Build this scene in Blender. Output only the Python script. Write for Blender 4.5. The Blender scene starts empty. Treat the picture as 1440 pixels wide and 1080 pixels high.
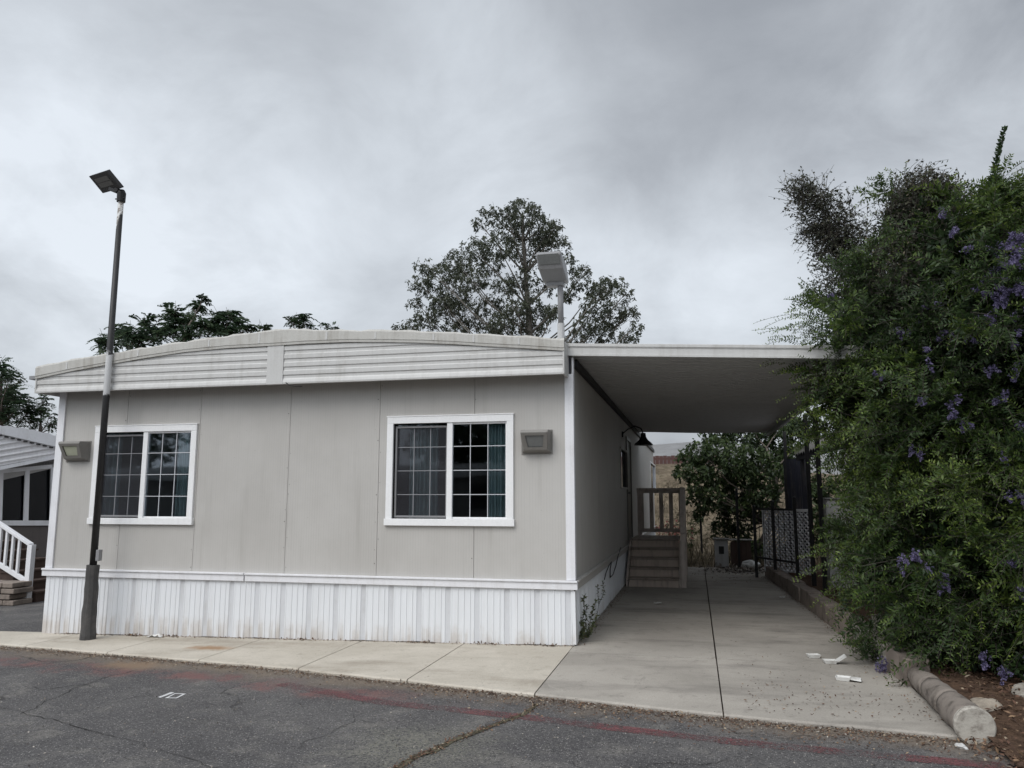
import bpy, math, random
import numpy as np
from mathutils import Vector, Matrix
R = math.radians
rnd = random.Random(7)
rng = np.random.default_rng(11)
scene = bpy.context.scene
COL = scene.collection

# ------------------------------------------------------------------ survey of the place (camera station and sight lines)
F = 1091.0; P = math.atan(160 / F); YAW = R(13.17); EYE = 1.65
fw = np.array([-math.sin(YAW) * math.cos(P), math.cos(YAW) * math.cos(P), math.sin(P)])
rt = np.array([math.cos(YAW), math.sin(YAW), 0.0])
upv = np.cross(rt, fw)
CAM = np.array([0, 0, EYE])
def ray(x, y): return fw * F + rt * (x - 720) - upv * (y - 540)
def onY(x, y, Y):
    d = ray(x, y); return CAM + d * (Y / d[1])
def onX(x, y, X):
    d = ray(x, y); return CAM + d * (X / d[0])
def onZ(x, y, Z=0.0):
    d = ray(x, y); return CAM + d * ((Z - EYE) / d[2])
def onG(x, y):
    p = onZ(x, y, 0)
    for _ in range(6): p = onZ(x, y, gz(p[0]))
    return p
def gz(x):
    """height of the paved ground: level at the driveway, falling gently to the left"""
    return 0.0 if x > -1.38 else 0.0184 * (max(x, -14) + 1.38)

# ------------------------------------------------------------------ materials
class NT:
    def __init__(s, name):
        s.m = bpy.data.materials.new(name); s.m.use_nodes = True
        s.t = s.m.node_tree; s.t.nodes.clear()
        s.out = s.n('ShaderNodeOutputMaterial')
    def n(s, typ, **kw):
        nd = s.t.nodes.new(typ)
        for k, v in kw.items():
            if k in ('inputs',):
                for a, b in v.items(): s.set(nd, a, b)
            else: setattr(nd, k, v)
        return nd
    def set(s, nd, key, val):
        if isinstance(val, tuple) and len(val) == 2 and hasattr(val[0], 'outputs'):
            s.t.links.new(val[0].outputs[val[1]], nd.inputs[key])
        elif hasattr(val, 'outputs'): s.t.links.new(val.outputs[0], nd.inputs[key])
        else:
            if isinstance(val, tuple) and len(val) == 3 and nd.inputs[key].type == 'RGBA': val = val + (1,)
            nd.inputs[key].default_value = val
    def math(s, op, a, b=0.0, c=0.0, clamp=False):
        nd = s.n('ShaderNodeMath', operation=op, use_clamp=clamp)
        for i, v in enumerate((a, b, c)): s.set(nd, i, v)
        return nd
    def mix(s, fac, a, b, blend='MIX'):
        nd = s.n('ShaderNodeMix', data_type='RGBA', blend_type=blend)
        s.set(nd, 0, fac); s.set(nd, 6, a); s.set(nd, 7, b)
        return (nd, 2)
    def noise(s, vec, scale, detail=4, rough=.55, dist=0):
        nd = s.n('ShaderNodeTexNoise'); s.set(nd, 'Vector', vec)
        nd.inputs['Scale'].default_value = scale; nd.inputs['Detail'].default_value = detail
        nd.inputs['Roughness'].default_value = rough; nd.inputs['Distortion'].default_value = dist
        return (nd, 0)
    def ramp(s, fac, lo, hi):
        nd = s.n('ShaderNodeMapRange', interpolation_type='SMOOTHSTEP'); s.set(nd, 0, fac)
        nd.inputs[1].default_value = lo; nd.inputs[2].default_value = hi
        return (nd, 0)
    def coord(s, scale=None):
        c = s.n('ShaderNodeNewGeometry')
        if scale is None: return (c, 0)
        mp = s.n('ShaderNodeMapping'); s.set(mp, 0, (c, 0)); mp.inputs['Scale'].default_value = scale
        return (mp, 0)
    def bump(s, h, strength=.3, dist=.01):
        b = s.n('ShaderNodeBump'); s.set(b, 'Height', h)
        b.inputs['Strength'].default_value = strength; b.inputs['Distance'].default_value = dist
        return (b, 0)
    def bsdf(s, color, rough=.6, metal=0.0, normal=None, spec=.5):
        b = s.n('ShaderNodeBsdfPrincipled')
        s.set(b, 'Base Color', color); s.set(b, 'Roughness', rough); s.set(b, 'Metallic', metal)
        b.inputs['Specular IOR Level'].default_value = spec
        if normal is not None: s.set(b, 'Normal', normal)
        return b
    def done(s, sh):
        s.set(s.out, 0, sh); return s.m

def paint(name, col, rough=.55, dirt=(.25, .22, .18), amount=.25, scale=3, bump=.15, metal=0.0, spec=.4, streak=True, fine=40):
    """weathered paint: broad grime patches, vertical streaks and a little surface relief"""
    t = NT(name); c = t.coord()
    n1 = t.noise(c, scale, 6, .65)
    n2 = t.noise(t.coord((9, 9, .7)), 1.6, 4, .6)
    f = t.math('MULTIPLY', n1, n2 if streak else n1)
    f = t.ramp(f, .18, .5)
    f = t.math('MULTIPLY', f, amount)
    n3 = t.noise(c, fine, 3, .6)
    colr = t.mix(f, col, dirt)
    v = t.math('MULTIPLY_ADD', n3, .16, .92)
    colr = t.mix(1.0, colr, v, 'MULTIPLY')
    return t.done(t.bsdf(colr, rough, metal, t.bump(t.noise(c, fine, 4, .6), bump, .004), spec))

M = {}
M['white'] = paint('white_trim_paint', (.72, .72, .74), .5, (.33, .30, .26), .28)
M['vinyl'] = paint('white_vinyl', (.78, .78, .78), .4, (.4, .38, .33), .15)
M['nbwall'] = paint('brown_wall_paint', (.115, .10, .095), .7, (.05, .045, .04), .4)
M['muntin'] = paint('muntin_grey_white', (.50, .51, .53), .5, amount=.1)
M['fascia'] = paint('fascia_metal', (.52, .515, .50), .45, (.22, .20, .17), .35)
M['roofcoat'] = paint('roof_coating', (.47, .46, .43), .7, (.19, .165, .13), .6, 2.2, .5)
M['soffit'] = paint('soffit_metal', (.40, .39, .38), .5)
M['dark_metal'] = paint('dark_metal', (.017, .0165, .017), .5, (.04, .038, .036), .4, spec=.2)
M['black'] = paint('black_iron', (.012, .012, .013), .5, (.03, .025, .02), .4)
M['grey_metal'] = paint('grey_metal', (.23, .23, .235), .45, (.16, .15, .13), .4)
M['light_metal'] = paint('pale_grey_metal', (.45, .45, .45), .45, (.2, .19, .17), .5)
M['bronze'] = paint('bronze_housing', (.20, .19, .175), .45, (.10, .09, .08), .4)
M['wood_grey'] = paint('weathered_wood_paint', (.58, .51, .46), .7, (.13, .10, .08), .6, 5, .4)
M['wood_step'] = paint('step_board_paint', (.56, .475, .41), .7, (.11, .085, .07), .6, 5, .4)
M['wood_tread'] = paint('nosing_shade_tread_paint', (.33, .275, .235), .75, (.13, .10, .08), .7, 6, .4)  # darker than the risers: shade of the nosing gaps put into the tread colour
M['log'] = paint('stained_log_concrete', (.20, .172, .148), .9, (.055, .045, .038), .95, 6.5, .9, streak=False, fine=50)
M['brown_wood'] = paint('brown_wood', (.07, .045, .035), .7, (.03, .02, .016), .5, 5, .3)
M['navy'] = paint('dark_navy_panel', (.018, .020, .032), .6)
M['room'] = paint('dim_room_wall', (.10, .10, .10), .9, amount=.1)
M['carport'] = paint('carport_pan_metal', (.56, .555, .545), .5, (.2, .18, .16), .16, 6)
M['block'] = paint('retaining_block', (.24, .20, .17), .9, (.06, .048, .04), .7, 4, .8, streak=False, fine=60)
M['block_pale'] = paint('pale_block', (.33, .305, .265), .9, (.09, .075, .06), .7, 5, .8, streak=False, fine=60)
M['log_end'] = paint('concrete_end', (.40, .375, .33), .9, (.15, .13, .11), .8, 14, .9, streak=False, fine=70)
M['stone'] = paint('tan_stone', (.30, .26, .21), .9, (.12, .10, .08), .7, 8, .9, streak=False)
M['foam'] = paint('white_foam', (.62, .615, .59), .7, amount=.5, scale=14)
M['bag'] = paint('dusty_white_plastic', (.55, .55, .54), .5, amount=.4)
M['galv'] = paint('neighbour_metal', (.68, .67, .68), .5, (.25, .23, .22), .35)
M['redfence'] = paint('red_brown_board', (.075, .035, .03), .8, (.03, .02, .018), .5)
M['lens'] = paint('lamp_lens_glass', (.42, .43, .33), .25, (.25, .24, .18), .4, 8, .05)
M['lens_grey'] = paint('grey_lens', (.17, .175, .17), .25, (.1, .1, .1), .3, 8, .05)
M['led'] = paint('led_panel', (.055, .055, .054), .35, (.03, .03, .03), .3, 8, .05)
M['stub'] = paint('tarred_post_base', (.055, .053, .052), .85, (.16, .15, .14), .55, 7, .9, fine=55)
M['twig'] = paint('dry_twig', (.062, .055, .046), .9, (.04, .03, .025), .5)
M['bark'] = paint('grey_bark', (.12, .10, .085), .9, (.05, .04, .035), .7, 5, .8)
M['pale_bark'] = paint('pale_bark', (.13, .12, .105), .9, (.09, .075, .06), .7, 5, .6)

def siding_mat():
    t = NT('grey_panel_siding'); c = t.coord()
    sx = t.n('ShaderNodeSeparateXYZ'); t.set(sx, 0, c)
    xy = t.math('ADD', (sx, 0), (sx, 1))
    w = t.math('SINE', t.math('MULTIPLY', xy, 2 * math.pi / .0335))
    g = t.ramp(w, .80, 1.0)
    jit = t.noise(t.coord((14, 14, .5)), 1, 5, .7)
    g2 = t.math('MULTIPLY', g, t.ramp(jit, .32, .62))
    n1 = t.noise(c, .9, 5, .6); n2 = t.noise(t.coord((5, 5, .35)), 1.2, 5, .65)
    base = t.mix(t.ramp(n1, .3, .75), (.42, .404, .38), (.475, .46, .436))
    base = t.mix(t.math('MULTIPLY', t.ramp(n2, .52, .8), .30), base, (.24, .225, .20))
    base = t.mix(t.math('MULTIPLY', g2, .20), base, (.22, .21, .195))
    sp = t.ramp(t.noise(c, 46, 2, .5), .725, .76)
    base = t.mix(t.math('MULTIPLY', sp, .5), base, (.12, .11, .10))
    h = t.math('ADD', t.math('MULTIPLY', g, -1.0), t.math('MULTIPLY', t.noise(c, 30, 4), .35))
    return t.done(t.bsdf(base, .6, 0, t.bump(h, .30, .005), .3))
M['siding'] = siding_mat()

def skirt_mat():
    t = NT('ribbed_skirting_metal'); c = t.coord()
    sx = t.n('ShaderNodeSeparateXYZ'); t.set(sx, 0, c)
    n1 = t.noise(c, 7, 5, .65); n2 = t.noise(t.coord((7, 7, .5)), 1.5, 4, .6)
    zr = t.math('MULTIPLY_ADD', (sx, 0), -.0184, t.math('MULTIPLY_ADD', (sx, 2), 1.0, -.025))
    low = t.ramp(t.math('ADD', (sx, 2), t.math('MULTIPLY', n1, -.34)), .04, -.22)
    base = t.mix(t.math('MULTIPLY', t.ramp(n2, .45, .8), .22), (.70, .715, .735), (.44, .43, .42))
    base = t.mix(t.math('MULTIPLY', t.math('MULTIPLY', low, t.ramp(n2, .35, .6)), .5), base, (.36, .29, .22))
    return t.done(t.bsdf(base, .42, 0, t.bump(t.noise(c, 18, 3), .12, .006), .45))
M['skirt'] = skirt_mat()
M['vent'] = paint('perforated_vent_strip', (.58, .59, .61), .6, (.3, .28, .26), .4, fine=160, bump=.4)

def glass_mat(name, tint=(.55, .6, .62), refl=1.0):
    t = NT(name)
    tr = t.n('ShaderNodeBsdfTransparent'); t.set(tr, 0, tint)
    gl = t.n('ShaderNodeBsdfGlossy'); gl.inputs['Roughness'].default_value = .03
    t.set(gl, 'Color', (.9, .93, 1.0))
    c = t.coord(); t.set(gl, 'Normal', t.bump(t.noise(c, 1.7, 1), .03, .03))
    fr = t.n('ShaderNodeFresnel'); fr.inputs[0].default_value = 1.5
    f = t.math('MULTIPLY', fr, refl, clamp=True)
    mx = t.n('ShaderNodeMixShader'); t.set(mx, 0, f); t.set(mx, 1, tr); t.set(mx, 2, gl)
    return t.done(mx)
M['glass'] = glass_mat('window_glass', (.80, .86, .88), 1.3)
M['dark_glass'] = glass_mat('dark_window_glass', (.16, .17, .2), 1.0)
def screen_mat():
    t = NT('insect_screen'); tr = t.n('ShaderNodeBsdfTransparent')
    d = t.bsdf((.050, .050, .058), .8)
    mx = t.n('ShaderNodeMixShader'); mx.inputs[0].default_value = .34; t.set(mx, 1, tr); t.set(mx, 2, d)
    return t.done(mx)
M['screen'] = screen_mat()
def curtain_mat():
    t = NT('pale_teal_curtain'); c = t.coord((1, 1, .1))
    col = t.mix(t.noise(c, 20, 3), (.42, .50, .49), (.56, .63, .62))
    b = t.bsdf(col, .9); tl = t.n('ShaderNodeBsdfTranslucent'); t.set(tl, 0, col)
    mx = t.n('ShaderNodeMixShader'); mx.inputs[0].default_value = .3; t.set(mx, 1, b); t.set(mx, 2, tl)
    return t.done(mx)
M['curtain'] = curtain_mat()

def leaf_mat(name, stops, rough=.5, trans=.28, spec=.35):
    t = NT(name); a = t.n('ShaderNodeAttribute', attribute_name='tint')
    cr = t.n('ShaderNodeValToRGB'); t.set(cr, 0, (a, 2))
    el = cr.color_ramp.elements
    el[0].position = stops[0][0]; el[0].color = (*stops[0][1], 1)
    el[1].position = stops[-1][0]; el[1].color = (*stops[-1][1], 1)
    for p, c in stops[1:-1]:
        e = el.new(p); e.color = (*c, 1)
    b = t.bsdf((cr, 0), rough, spec=spec)
    tl = t.n('ShaderNodeBsdfTranslucent'); t.set(tl, 0, (cr, 0))
    mx = t.n('ShaderNodeMixShader'); mx.inputs[0].default_value = trans; t.set(mx, 1, b); t.set(mx, 2, tl)
    return t.done(mx)
M['bushleaf'] = leaf_mat('bush_leaf', [(0, (.020, .038, .016)), (.4, (.044, .076, .020)), (.7, (.098, .145, .028)), (1, (.20, .25, .052))])
M['dryleaf'] = leaf_mat('dry_seed_leaf', [(0, (.032, .038, .027)), (.6, (.068, .076, .050)), (1, (.15, .125, .085))], .8, .1)
M['eucleaf'] = leaf_mat('eucalyptus_leaf', [(0, (.038, .046, .032)), (.5, (.074, .086, .056)), (1, (.135, .142, .094))], .5, .35)
M['pinleaf'] = leaf_mat('feathery_leaf', [(0, (.026, .046, .028)), (.6, (.054, .088, .046)), (.88, (.085, .112, .058)), (1, (.12, .085, .055))], .5, .35)
M['treeleaf'] = leaf_mat('shade_tree_leaf', [(0, (.022, .036, .016)), (.6, (.05, .078, .026)), (1, (.11, .14, .05))], .5, .3)
M['petal'] = leaf_mat('purple_petal', [(0, (.080, .068, .13)), (.6, (.14, .122, .23)), (1, (.24, .21, .34))], .6, .3)
M['pink'] = leaf_mat('pink_petal', [(0, (.30, .09, .09)), (1, (.5, .22, .18))], .6, .3)
M['straw'] = leaf_mat('dry_grass', [(0, (.08, .07, .045)), (.6, (.17, .14, .095)), (1, (.32, .27, .19))], .8, .3)
M['litter'] = leaf_mat('fallen_leaf', [(0, (.045, .026, .018)), (.55, (.12, .065, .042)), (.85, (.23, .15, .09)), (1, (.36, .30, .22))], .8, .05)
M['weed'] = leaf_mat('weed_leaf', [(0, (.035, .05, .02)), (.6, (.08, .10, .04)), (1, (.16, .14, .08))], .6, .25)
M['pebble'] = leaf_mat('gravel_stone', [(0, (.07, .06, .055)), (.6, (.19, .165, .14)), (1, (.38, .35, .31))], .9, 0)

def concrete(name, c0, c1, stain, amt, sc=.8):
    t = NT(name); c = t.coord()
    n1 = t.noise(c, sc, 6, .62, .4); n2 = t.noise(c, 5, 7, .72, .3); n3 = t.noise(c, 70, 4, .7); n4 = t.noise(t.coord((.35, 1.0, 1)), 1.3, 6, .68); n5 = t.noise(t.coord((1.0, .5, 1)), 2.6, 7, .72, .8)
    col = t.mix(t.ramp(n1, .3, .72), c0, c1)
    col = t.mix(t.math('MULTIPLY', t.ramp(n4, .48, .70), amt), col, stain)
    col = t.mix(t.math('MULTIPLY', t.ramp(n2, .52, .74), .50), col, stain)
    col = t.mix(t.math('MULTIPLY', t.ramp(n5, .60, .70), .45 * amt), col, tuple(x * .55 for x in stain))
    col = t.mix(t.math('MULTIPLY', t.ramp(n5, .36, .26), .35), col, tuple(min(.6, x * 1.2) for x in c1))
    col = t.mix(t.math('MULTIPLY', t.ramp(t.noise(c, 26, 3, .7), .66, .72), .7), col, (.05, .045, .04))
    col = t.mix(1, col, t.math('MULTIPLY_ADD', n3, .70, .65), 'MULTIPLY')
    return t, col, c, n3, n2
def concrete_done(t, col, c, n3, n2):
    h = t.math('ADD', t.math('MULTIPLY', n2, .5), n3)
    return t.done(t.bsdf(col, .85, 0, t.bump(h, .35, .004), .25))
t, col, c, n3, n2 = concrete('sidewalk_concrete', (.41, .372, .312), (.50, .458, .392), (.25, .215, .17), .6)
rp = onG(295, 911)
d = t.n('ShaderNodeVectorMath', operation='DISTANCE'); mp = t.n('ShaderNodeMapping'); t.set(mp, 0, c)
mp.inputs['Scale'].default_value = (1, 2.2, 1); t.set(d, 0, (mp, 0)); d.inputs[1].default_value = (rp[0], rp[1] * 2.2, rp[2])
rs = t.math('ADD', (d, 1), t.math('MULTIPLY', t.noise(c, 6, 5, .7), -.45))
col = t.mix(t.math('MULTIPLY', t.ramp(rs, .16, -.12), .85), col, (.27, .155, .075))
M['sidewalk'] = concrete_done(t, col, c, n3, n2)
t, col, c, n3, n2 = concrete('driveway_concrete', (.27, .248, .218), (.39, .36, .318), (.13, .118, .106), .60, .55)
M['driveway'] = concrete_done(t, col, c, n3, n2)

def road_mat(name='worn_asphalt', edge=True):
    t = NT(name); c = t.coord()
    sx = t.n('ShaderNodeSeparateXYZ'); t.set(sx, 0, c)
    n1 = t.noise(c, .45, 6, .65, .6); n2 = t.noise(c, 2.2, 7, .72); sp = t.noise(c, 120, 2, .5); sp2 = t.noise(c, 55, 3, .7)
    vs_ = t.n('ShaderNodeTexVoronoi'); t.set(vs_, 'Vector', c); vs_.inputs['Scale'].default_value = 75
    col = t.mix(t.ramp(n1, .32, .68), (.066, .063, .064), (.112, .107, .105))
    col = t.mix(t.math('MULTIPLY', t.ramp(n2, .50, .68), .62), col, (.19, .178, .16))
    n6 = t.noise(c, .9, 5, .6, .8); col = t.mix(t.math('MULTIPLY', t.ramp(n6, .55, .62), .40), col, (.050, .048, .050)); col = t.mix(t.math('MULTIPLY', t.ramp(n6, .40, .30), .35), col, (.16, .15, .14))
    col = t.mix(t.math('MULTIPLY', t.ramp(n2, .46, .30), .45), col, (.045, .043, .043))
    sepc = t.n('ShaderNodeSeparateColor'); t.set(sepc, 0, (vs_, 1))
    stone = t.math('MULTIPLY', t.ramp((vs_, 0), .50, .30), t.ramp((sepc, 0), .55, .9))
    col = t.mix(t.math('MULTIPLY', stone, .8), col, t.mix((sepc, 1), (.20, .19, .185), (.42, .40, .38)))
    col = t.mix(t.math('MULTIPLY', t.ramp(sp2, .50, .36), .75), col, (.022, .021, .022))
    col = t.mix(t.math('MULTIPLY', t.ramp(sp, .56, .72), .45), col, (.30, .29, .28))
    e = t.math('MULTIPLY_ADD', (sx, 0), .186, t.math('MULTIPLY', (sx, 1), .982))
    if edge:
        ew = t.math('MULTIPLY_ADD', t.math('SUBTRACT', t.noise(c, 1.6, 6, .7), .5), 1.1, e)
        # grit and dust gathered along the pavement edge
        col = t.mix(t.math('MULTIPLY', t.ramp(ew, 5.95, 6.5), .85), col, t.mix(sp2, (.085, .064, .05), (.28, .225, .17)))
        # worn red-brown paint band on the left
        wear = t.ramp(t.math('ADD', t.math('MULTIPLY', n2, .6), t.math('MULTIPLY', sp2, .4)), .44, .60)
        band = t.math('MULTIPLY', t.math('MULTIPLY', t.ramp(ew, 5.72, 5.95), t.ramp(ew, 6.25, 6.05)), t.ramp((sx, 0), -1.6, -3.2))
        col = t.mix(t.math('MULTIPLY', t.math('MULTIPLY', band, wear), .85), col, (.17, .078, .072))
        rp = onG(190, 932)
        d = t.n('ShaderNodeVectorMath', operation='DISTANCE'); mp = t.n('ShaderNodeMapping'); t.set(mp, 0, c)
        mp.inputs['Scale'].default_value = (1, 2, 1); t.set(d, 0, (mp, 0)); d.inputs[1].default_value = (rp[0], rp[1] * 2, 0)
        rs = t.math('ADD', (d, 1), t.math('MULTIPLY', t.noise(c, 5, 5, .7), -.7))
        col = t.mix(t.math('MULTIPLY', t.ramp(rs, .25, -.2), .6), col, (.25, .165, .10))
        # moss-grey scuffed patch by the crack
        rp = onG(585, 1045)
        d = t.n('ShaderNodeVectorMath', operation='DISTANCE'); t.set(d, 0, c); d.inputs[1].default_value = tuple(rp)
        rs = t.math('ADD', (d, 1), t.math('MULTIPLY', t.noise(c, 4, 6, .7), -.9))
        col = t.mix(t.math('MULTIPLY', t.math('MULTIPLY', t.ramp(rs, .25, -.2), t.ramp(sp2, .42, .6)), .6), col, (.20, .195, .15))
    vd = t.n('ShaderNodeVectorMath', operation='ADD'); t.set(vd, 0, c)
    nz = t.n('ShaderNodeTexNoise'); t.set(nz, 'Vector', c); nz.inputs['Scale'].default_value = 2.2; nz.inputs['Detail'].default_value = 6
    sc = t.n('ShaderNodeVectorMath', operation='SCALE'); t.set(sc, 0, (nz, 1)); sc.inputs['Scale'].default_value = .55; t.set(vd, 1, (sc, 0))
    vo = t.n('ShaderNodeTexVoronoi', feature='DISTANCE_TO_EDGE'); t.set(vo, 'Vector', (vd, 0)); vo.inputs['Scale'].default_value = .62
    ck = t.math('MULTIPLY', t.ramp((vo, 0), .009, .002), t.ramp(t.noise(c, .8, 3), .44, .6))
    col = t.mix(t.math('MULTIPLY', ck, .6), col, (.025, .024, .023))
    h = t.math('SUBTRACT', t.math('ADD', sp, t.math('ADD', sp2, stone)), t.math('MULTIPLY', ck, 2))
    return t.done(t.bsdf(col, .85, 0, t.bump(h, .8, .008), .25))
M['road'] = road_mat()
M['drive_asphalt'] = road_mat('side_drive_asphalt', False)

def worn_paint(name, col, lo, hi, base):
    """thin traffic paint worn through to the stones below"""
    t = NT(name); c = t.coord()
    n = t.math('ADD', t.math('MULTIPLY', t.noise(c, 62, 3, .65), .55), t.math('MULTIPLY', t.noise(c, 2.2, 4, .6), .45))
    tr = t.n('ShaderNodeBsdfTransparent')
    mx = t.n('ShaderNodeMixShader'); t.set(mx, 0, t.ramp(n, lo, hi)); t.set(mx, 1, tr); t.set(mx, 2, t.bsdf(col, .75))
    return t.done(mx)
M['redpaint'] = worn_paint('worn_red_paint', (.145, .055, .058), .44, .625, None)
M['whitepaint'] = worn_paint('worn_white_paint', (.55, .55, .55), .34, .46, None)

def soil(name, a, b, s=3):
    t = NT(name); c = t.coord()
    n1 = t.noise(c, s, 8, .7); n2 = t.noise(c, .25, 4, .6); n3 = t.noise(c, 35, 4, .7)
    col = t.mix(t.ramp(n1, .3, .7), a, b); col = t.mix(t.math('MULTIPLY', t.ramp(n2, .4, .7), .4), col, tuple(x * 1.5 for x in a))
    col = t.mix(1, col, t.math('MULTIPLY_ADD', n3, .9, .55), 'MULTIPLY')
    return t.done(t.bsdf(col, .95, 0, t.bump(t.math('ADD', n1, n3), .8, .03), .1))
M['soil'] = soil('dry_soil', (.13, .095, .07), (.21, .16, .115))
M['mulch'] = soil('mulch_soil', (.055, .036, .026), (.12, .075, .05), 9)
M['hill'] = soil('dry_hillside', (.12, .095, .07), (.20, .16, .115), .5)
def hill_mat():
    t = NT('dry_bank'); c = t.coord(); n1 = t.noise(c, .9, 7, .7); n2 = t.noise(c, 4, 7, .75); n3 = t.noise(c, .35, 3)
    col = t.mix(t.ramp(n1, .35, .65), (.11, .085, .06), (.235, .19, .135)); col = t.mix(t.math('MULTIPLY', t.ramp(n2, .50, .62), .75), col, (.055, .052, .03)); col = t.mix(t.math('MULTIPLY', t.ramp(n2, .42, .30), .6), col, (.33, .275, .19))
    return t.done(t.bsdf(col, .95, 0, t.bump(t.math('ADD', n1, n2), 1.0, .2), .1))
M['hill'] = hill_mat()
M['farhill'] = soil('distant_hill', (.16, .16, .16), (.22, .22, .22), .1)

# ------------------------------------------------------------------ mesh helpers
WORLD = {}
def wloc(o): return WORLD.get(o.name, Vector((0, 0, 0))) if o else Vector((0, 0, 0))
def tag(o, label=None, cat=None, group=None, kind=None):
    if label: o['label'] = label
    if cat: o['category'] = cat
    if group: o['group'] = group
    if kind: o['kind'] = kind
    return o
def thing(name, label, cat, loc, group=None):
    o = bpy.data.objects.new(name, None); COL.objects.link(o)
    o.location = loc; o.empty_display_size = .2; WORLD[o.name] = Vector(loc)
    return tag(o, label, cat, group)
def link(name, me, parent, mats, bevel=0, smooth=False):
    for m in (mats if isinstance(mats, (list, tuple)) else [mats]): me.materials.append(m)
    o = bpy.data.objects.new(name, me); COL.objects.link(o)
    if parent: o.parent = parent; WORLD[o.name] = wloc(parent)
    if smooth: me.polygons.foreach_set('use_smooth', [True] * len(me.polygons))
    if bevel:
        b = o.modifiers.new('edge', 'BEVEL'); b.width = bevel; b.segments = 2; b.limit_method = 'ANGLE'; b.angle_limit = R(40)
    return o
class MB:
    def __init__(s): s.v = []; s.f = []; s.m = []
    def add(s, vs, fs, mi=0):
        b = len(s.v); s.v += [tuple(map(float, v)) for v in vs]
        s.f += [tuple(i + b for i in f) for f in fs]; s.m += [mi] * len(fs); return s
    def hexa(s, p, mi=0):  # p: 4 bottom (ccw) + 4 top
        return s.add(p, [(3, 2, 1, 0), (4, 5, 6, 7), (0, 1, 5, 4), (1, 2, 6, 5), (2, 3, 7, 6), (3, 0, 4, 7)], mi)
    def box(s, x0, x1, y0, y1, z0, z1, mi=0):
        if x0 > x1: x0, x1 = x1, x0
        if y0 > y1: y0, y1 = y1, y0
        if z0 > z1: z0, z1 = z1, z0
        return s.hexa([(x0, y0, z0), (x1, y0, z0), (x1, y1, z0), (x0, y1, z0), (x0, y0, z1), (x1, y0, z1), (x1, y1, z1), (x0, y1, z1)], mi)
    def bar(s, p, q, w, h, up=(0, 0, 1), mi=0):
        p = Vector(p); q = Vector(q); d = (q - p).normalized(); u = Vector(up)
        a = d.cross(u)
        if a.length < 1e-4: a = d.cross(Vector((0, 1, 0)))
        a.normalize(); b = a.cross(d).normalized(); a *= w / 2; b *= h / 2
        return s.hexa([p - a - b, p + a - b, q + a - b, q - a - b, p - a + b, p + a + b, q + a + b, q - a + b], mi)
    def tube(s, pts, rad, n=8, mi=0, cap=True):
        pts = [Vector(p) for p in pts]
        if not isinstance(rad, (list, tuple)): rad = [rad] * len(pts)
        base = len(s.v); prev = None
        for i, p in enumerate(pts):
            d = (pts[min(i + 1, len(pts) - 1)] - pts[max(i - 1, 0)]).normalized()
            a = d.cross(Vector((0, 0, 1)) if abs(d.z) < .95 else Vector((0, 1, 0))) if prev is None else prev - d * prev.dot(d)
            a.normalize(); prev = a; b = d.cross(a)
            for k in range(n):
                an = 2 * math.pi * k / n
                s.v.append(tuple(p + (a * math.cos(an) + b * math.sin(an)) * rad[i]))
        for i in range(len(pts) - 1):
            for k in range(n):
                k2 = (k + 1) % n
                s.f.append((base + i * n + k, base + i * n + k2, base + (i + 1) * n + k2, base + (i + 1) * n + k)); s.m.append(mi)
        if cap:
            s.f.append(tuple(base + k for k in reversed(range(n)))); s.m.append(mi)
            e = base + (len(pts) - 1) * n
            s.f.append(tuple(e + k for k in range(n))); s.m.append(mi)
        return s
    def prism(s, poly, off, mi=0):  # poly: ordered points, off: extrusion vector
        n = len(poly); o = Vector(off); pts = [Vector(p) for p in poly]
        return s.add(pts + [p + o for p in pts], [tuple(reversed(range(n))), tuple(range(n, 2 * n))] + [(i, (i + 1) % n, n + (i + 1) % n, n + i) for i in range(n)], mi)
    def grid(s, rows, mi=0):
        w = len(rows[0]); vs = [p for r in rows for p in r]
        return s.add(vs, [(i * w + j, i * w + j + 1, (i + 1) * w + j + 1, (i + 1) * w + j) for i in range(len(rows) - 1) for j in range(w - 1)], mi)
    def build(s, name, mats, parent=None, bevel=0, smooth=False):
        o = wloc(parent); me = bpy.data.meshes.new(name)
        me.from_pydata([(x - o.x, y - o.y, z - o.z) for x, y, z in s.v], [], s.f)
        me.polygons.foreach_set('material_index', s.m); me.update()
        ob = link(name, me, parent, mats, bevel, smooth)
        import bmesh
        bm = bmesh.new(); bm.from_mesh(me); bmesh.ops.recalc_face_normals(bm, faces=bm.faces); bm.to_mesh(me); bm.free()
        return ob
def np_obj(name, V, Q, mat, parent=None, T=None, smooth=False, mi=None):
    """big leaf and twig meshes straight from arrays: V (n,3), Q (m,4)"""
    o = np.array(wloc(parent)); me = bpy.data.meshes.new(name)
    V = (np.asarray(V, dtype=np.float32) - o.astype(np.float32)); Q = np.asarray(Q, dtype=np.int32)
    me.vertices.add(len(V)); me.vertices.foreach_set('co', V.ravel())
    me.loops.add(Q.size); me.loops.foreach_set('vertex_index', Q.ravel())
    me.polygons.add(len(Q)); me.polygons.foreach_set('loop_start', np.arange(0, Q.size, 4, dtype=np.int32))
    if mi is not None: me.polygons.foreach_set('material_index', np.asarray(mi, dtype=np.int32))
    me.update(calc_edges=True)
    if T is not None:
        a = me.attributes.new('tint', 'FLOAT', 'POINT'); a.data.foreach_set('value', np.asarray(T, dtype=np.float32))
    return link(name, me, parent, mat, 0, smooth)
def unit(a): return a / (np.linalg.norm(a, axis=-1, keepdims=True) + 1e-9)
def rdir(n): return unit(rng.normal(size=(n, 3)))
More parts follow.
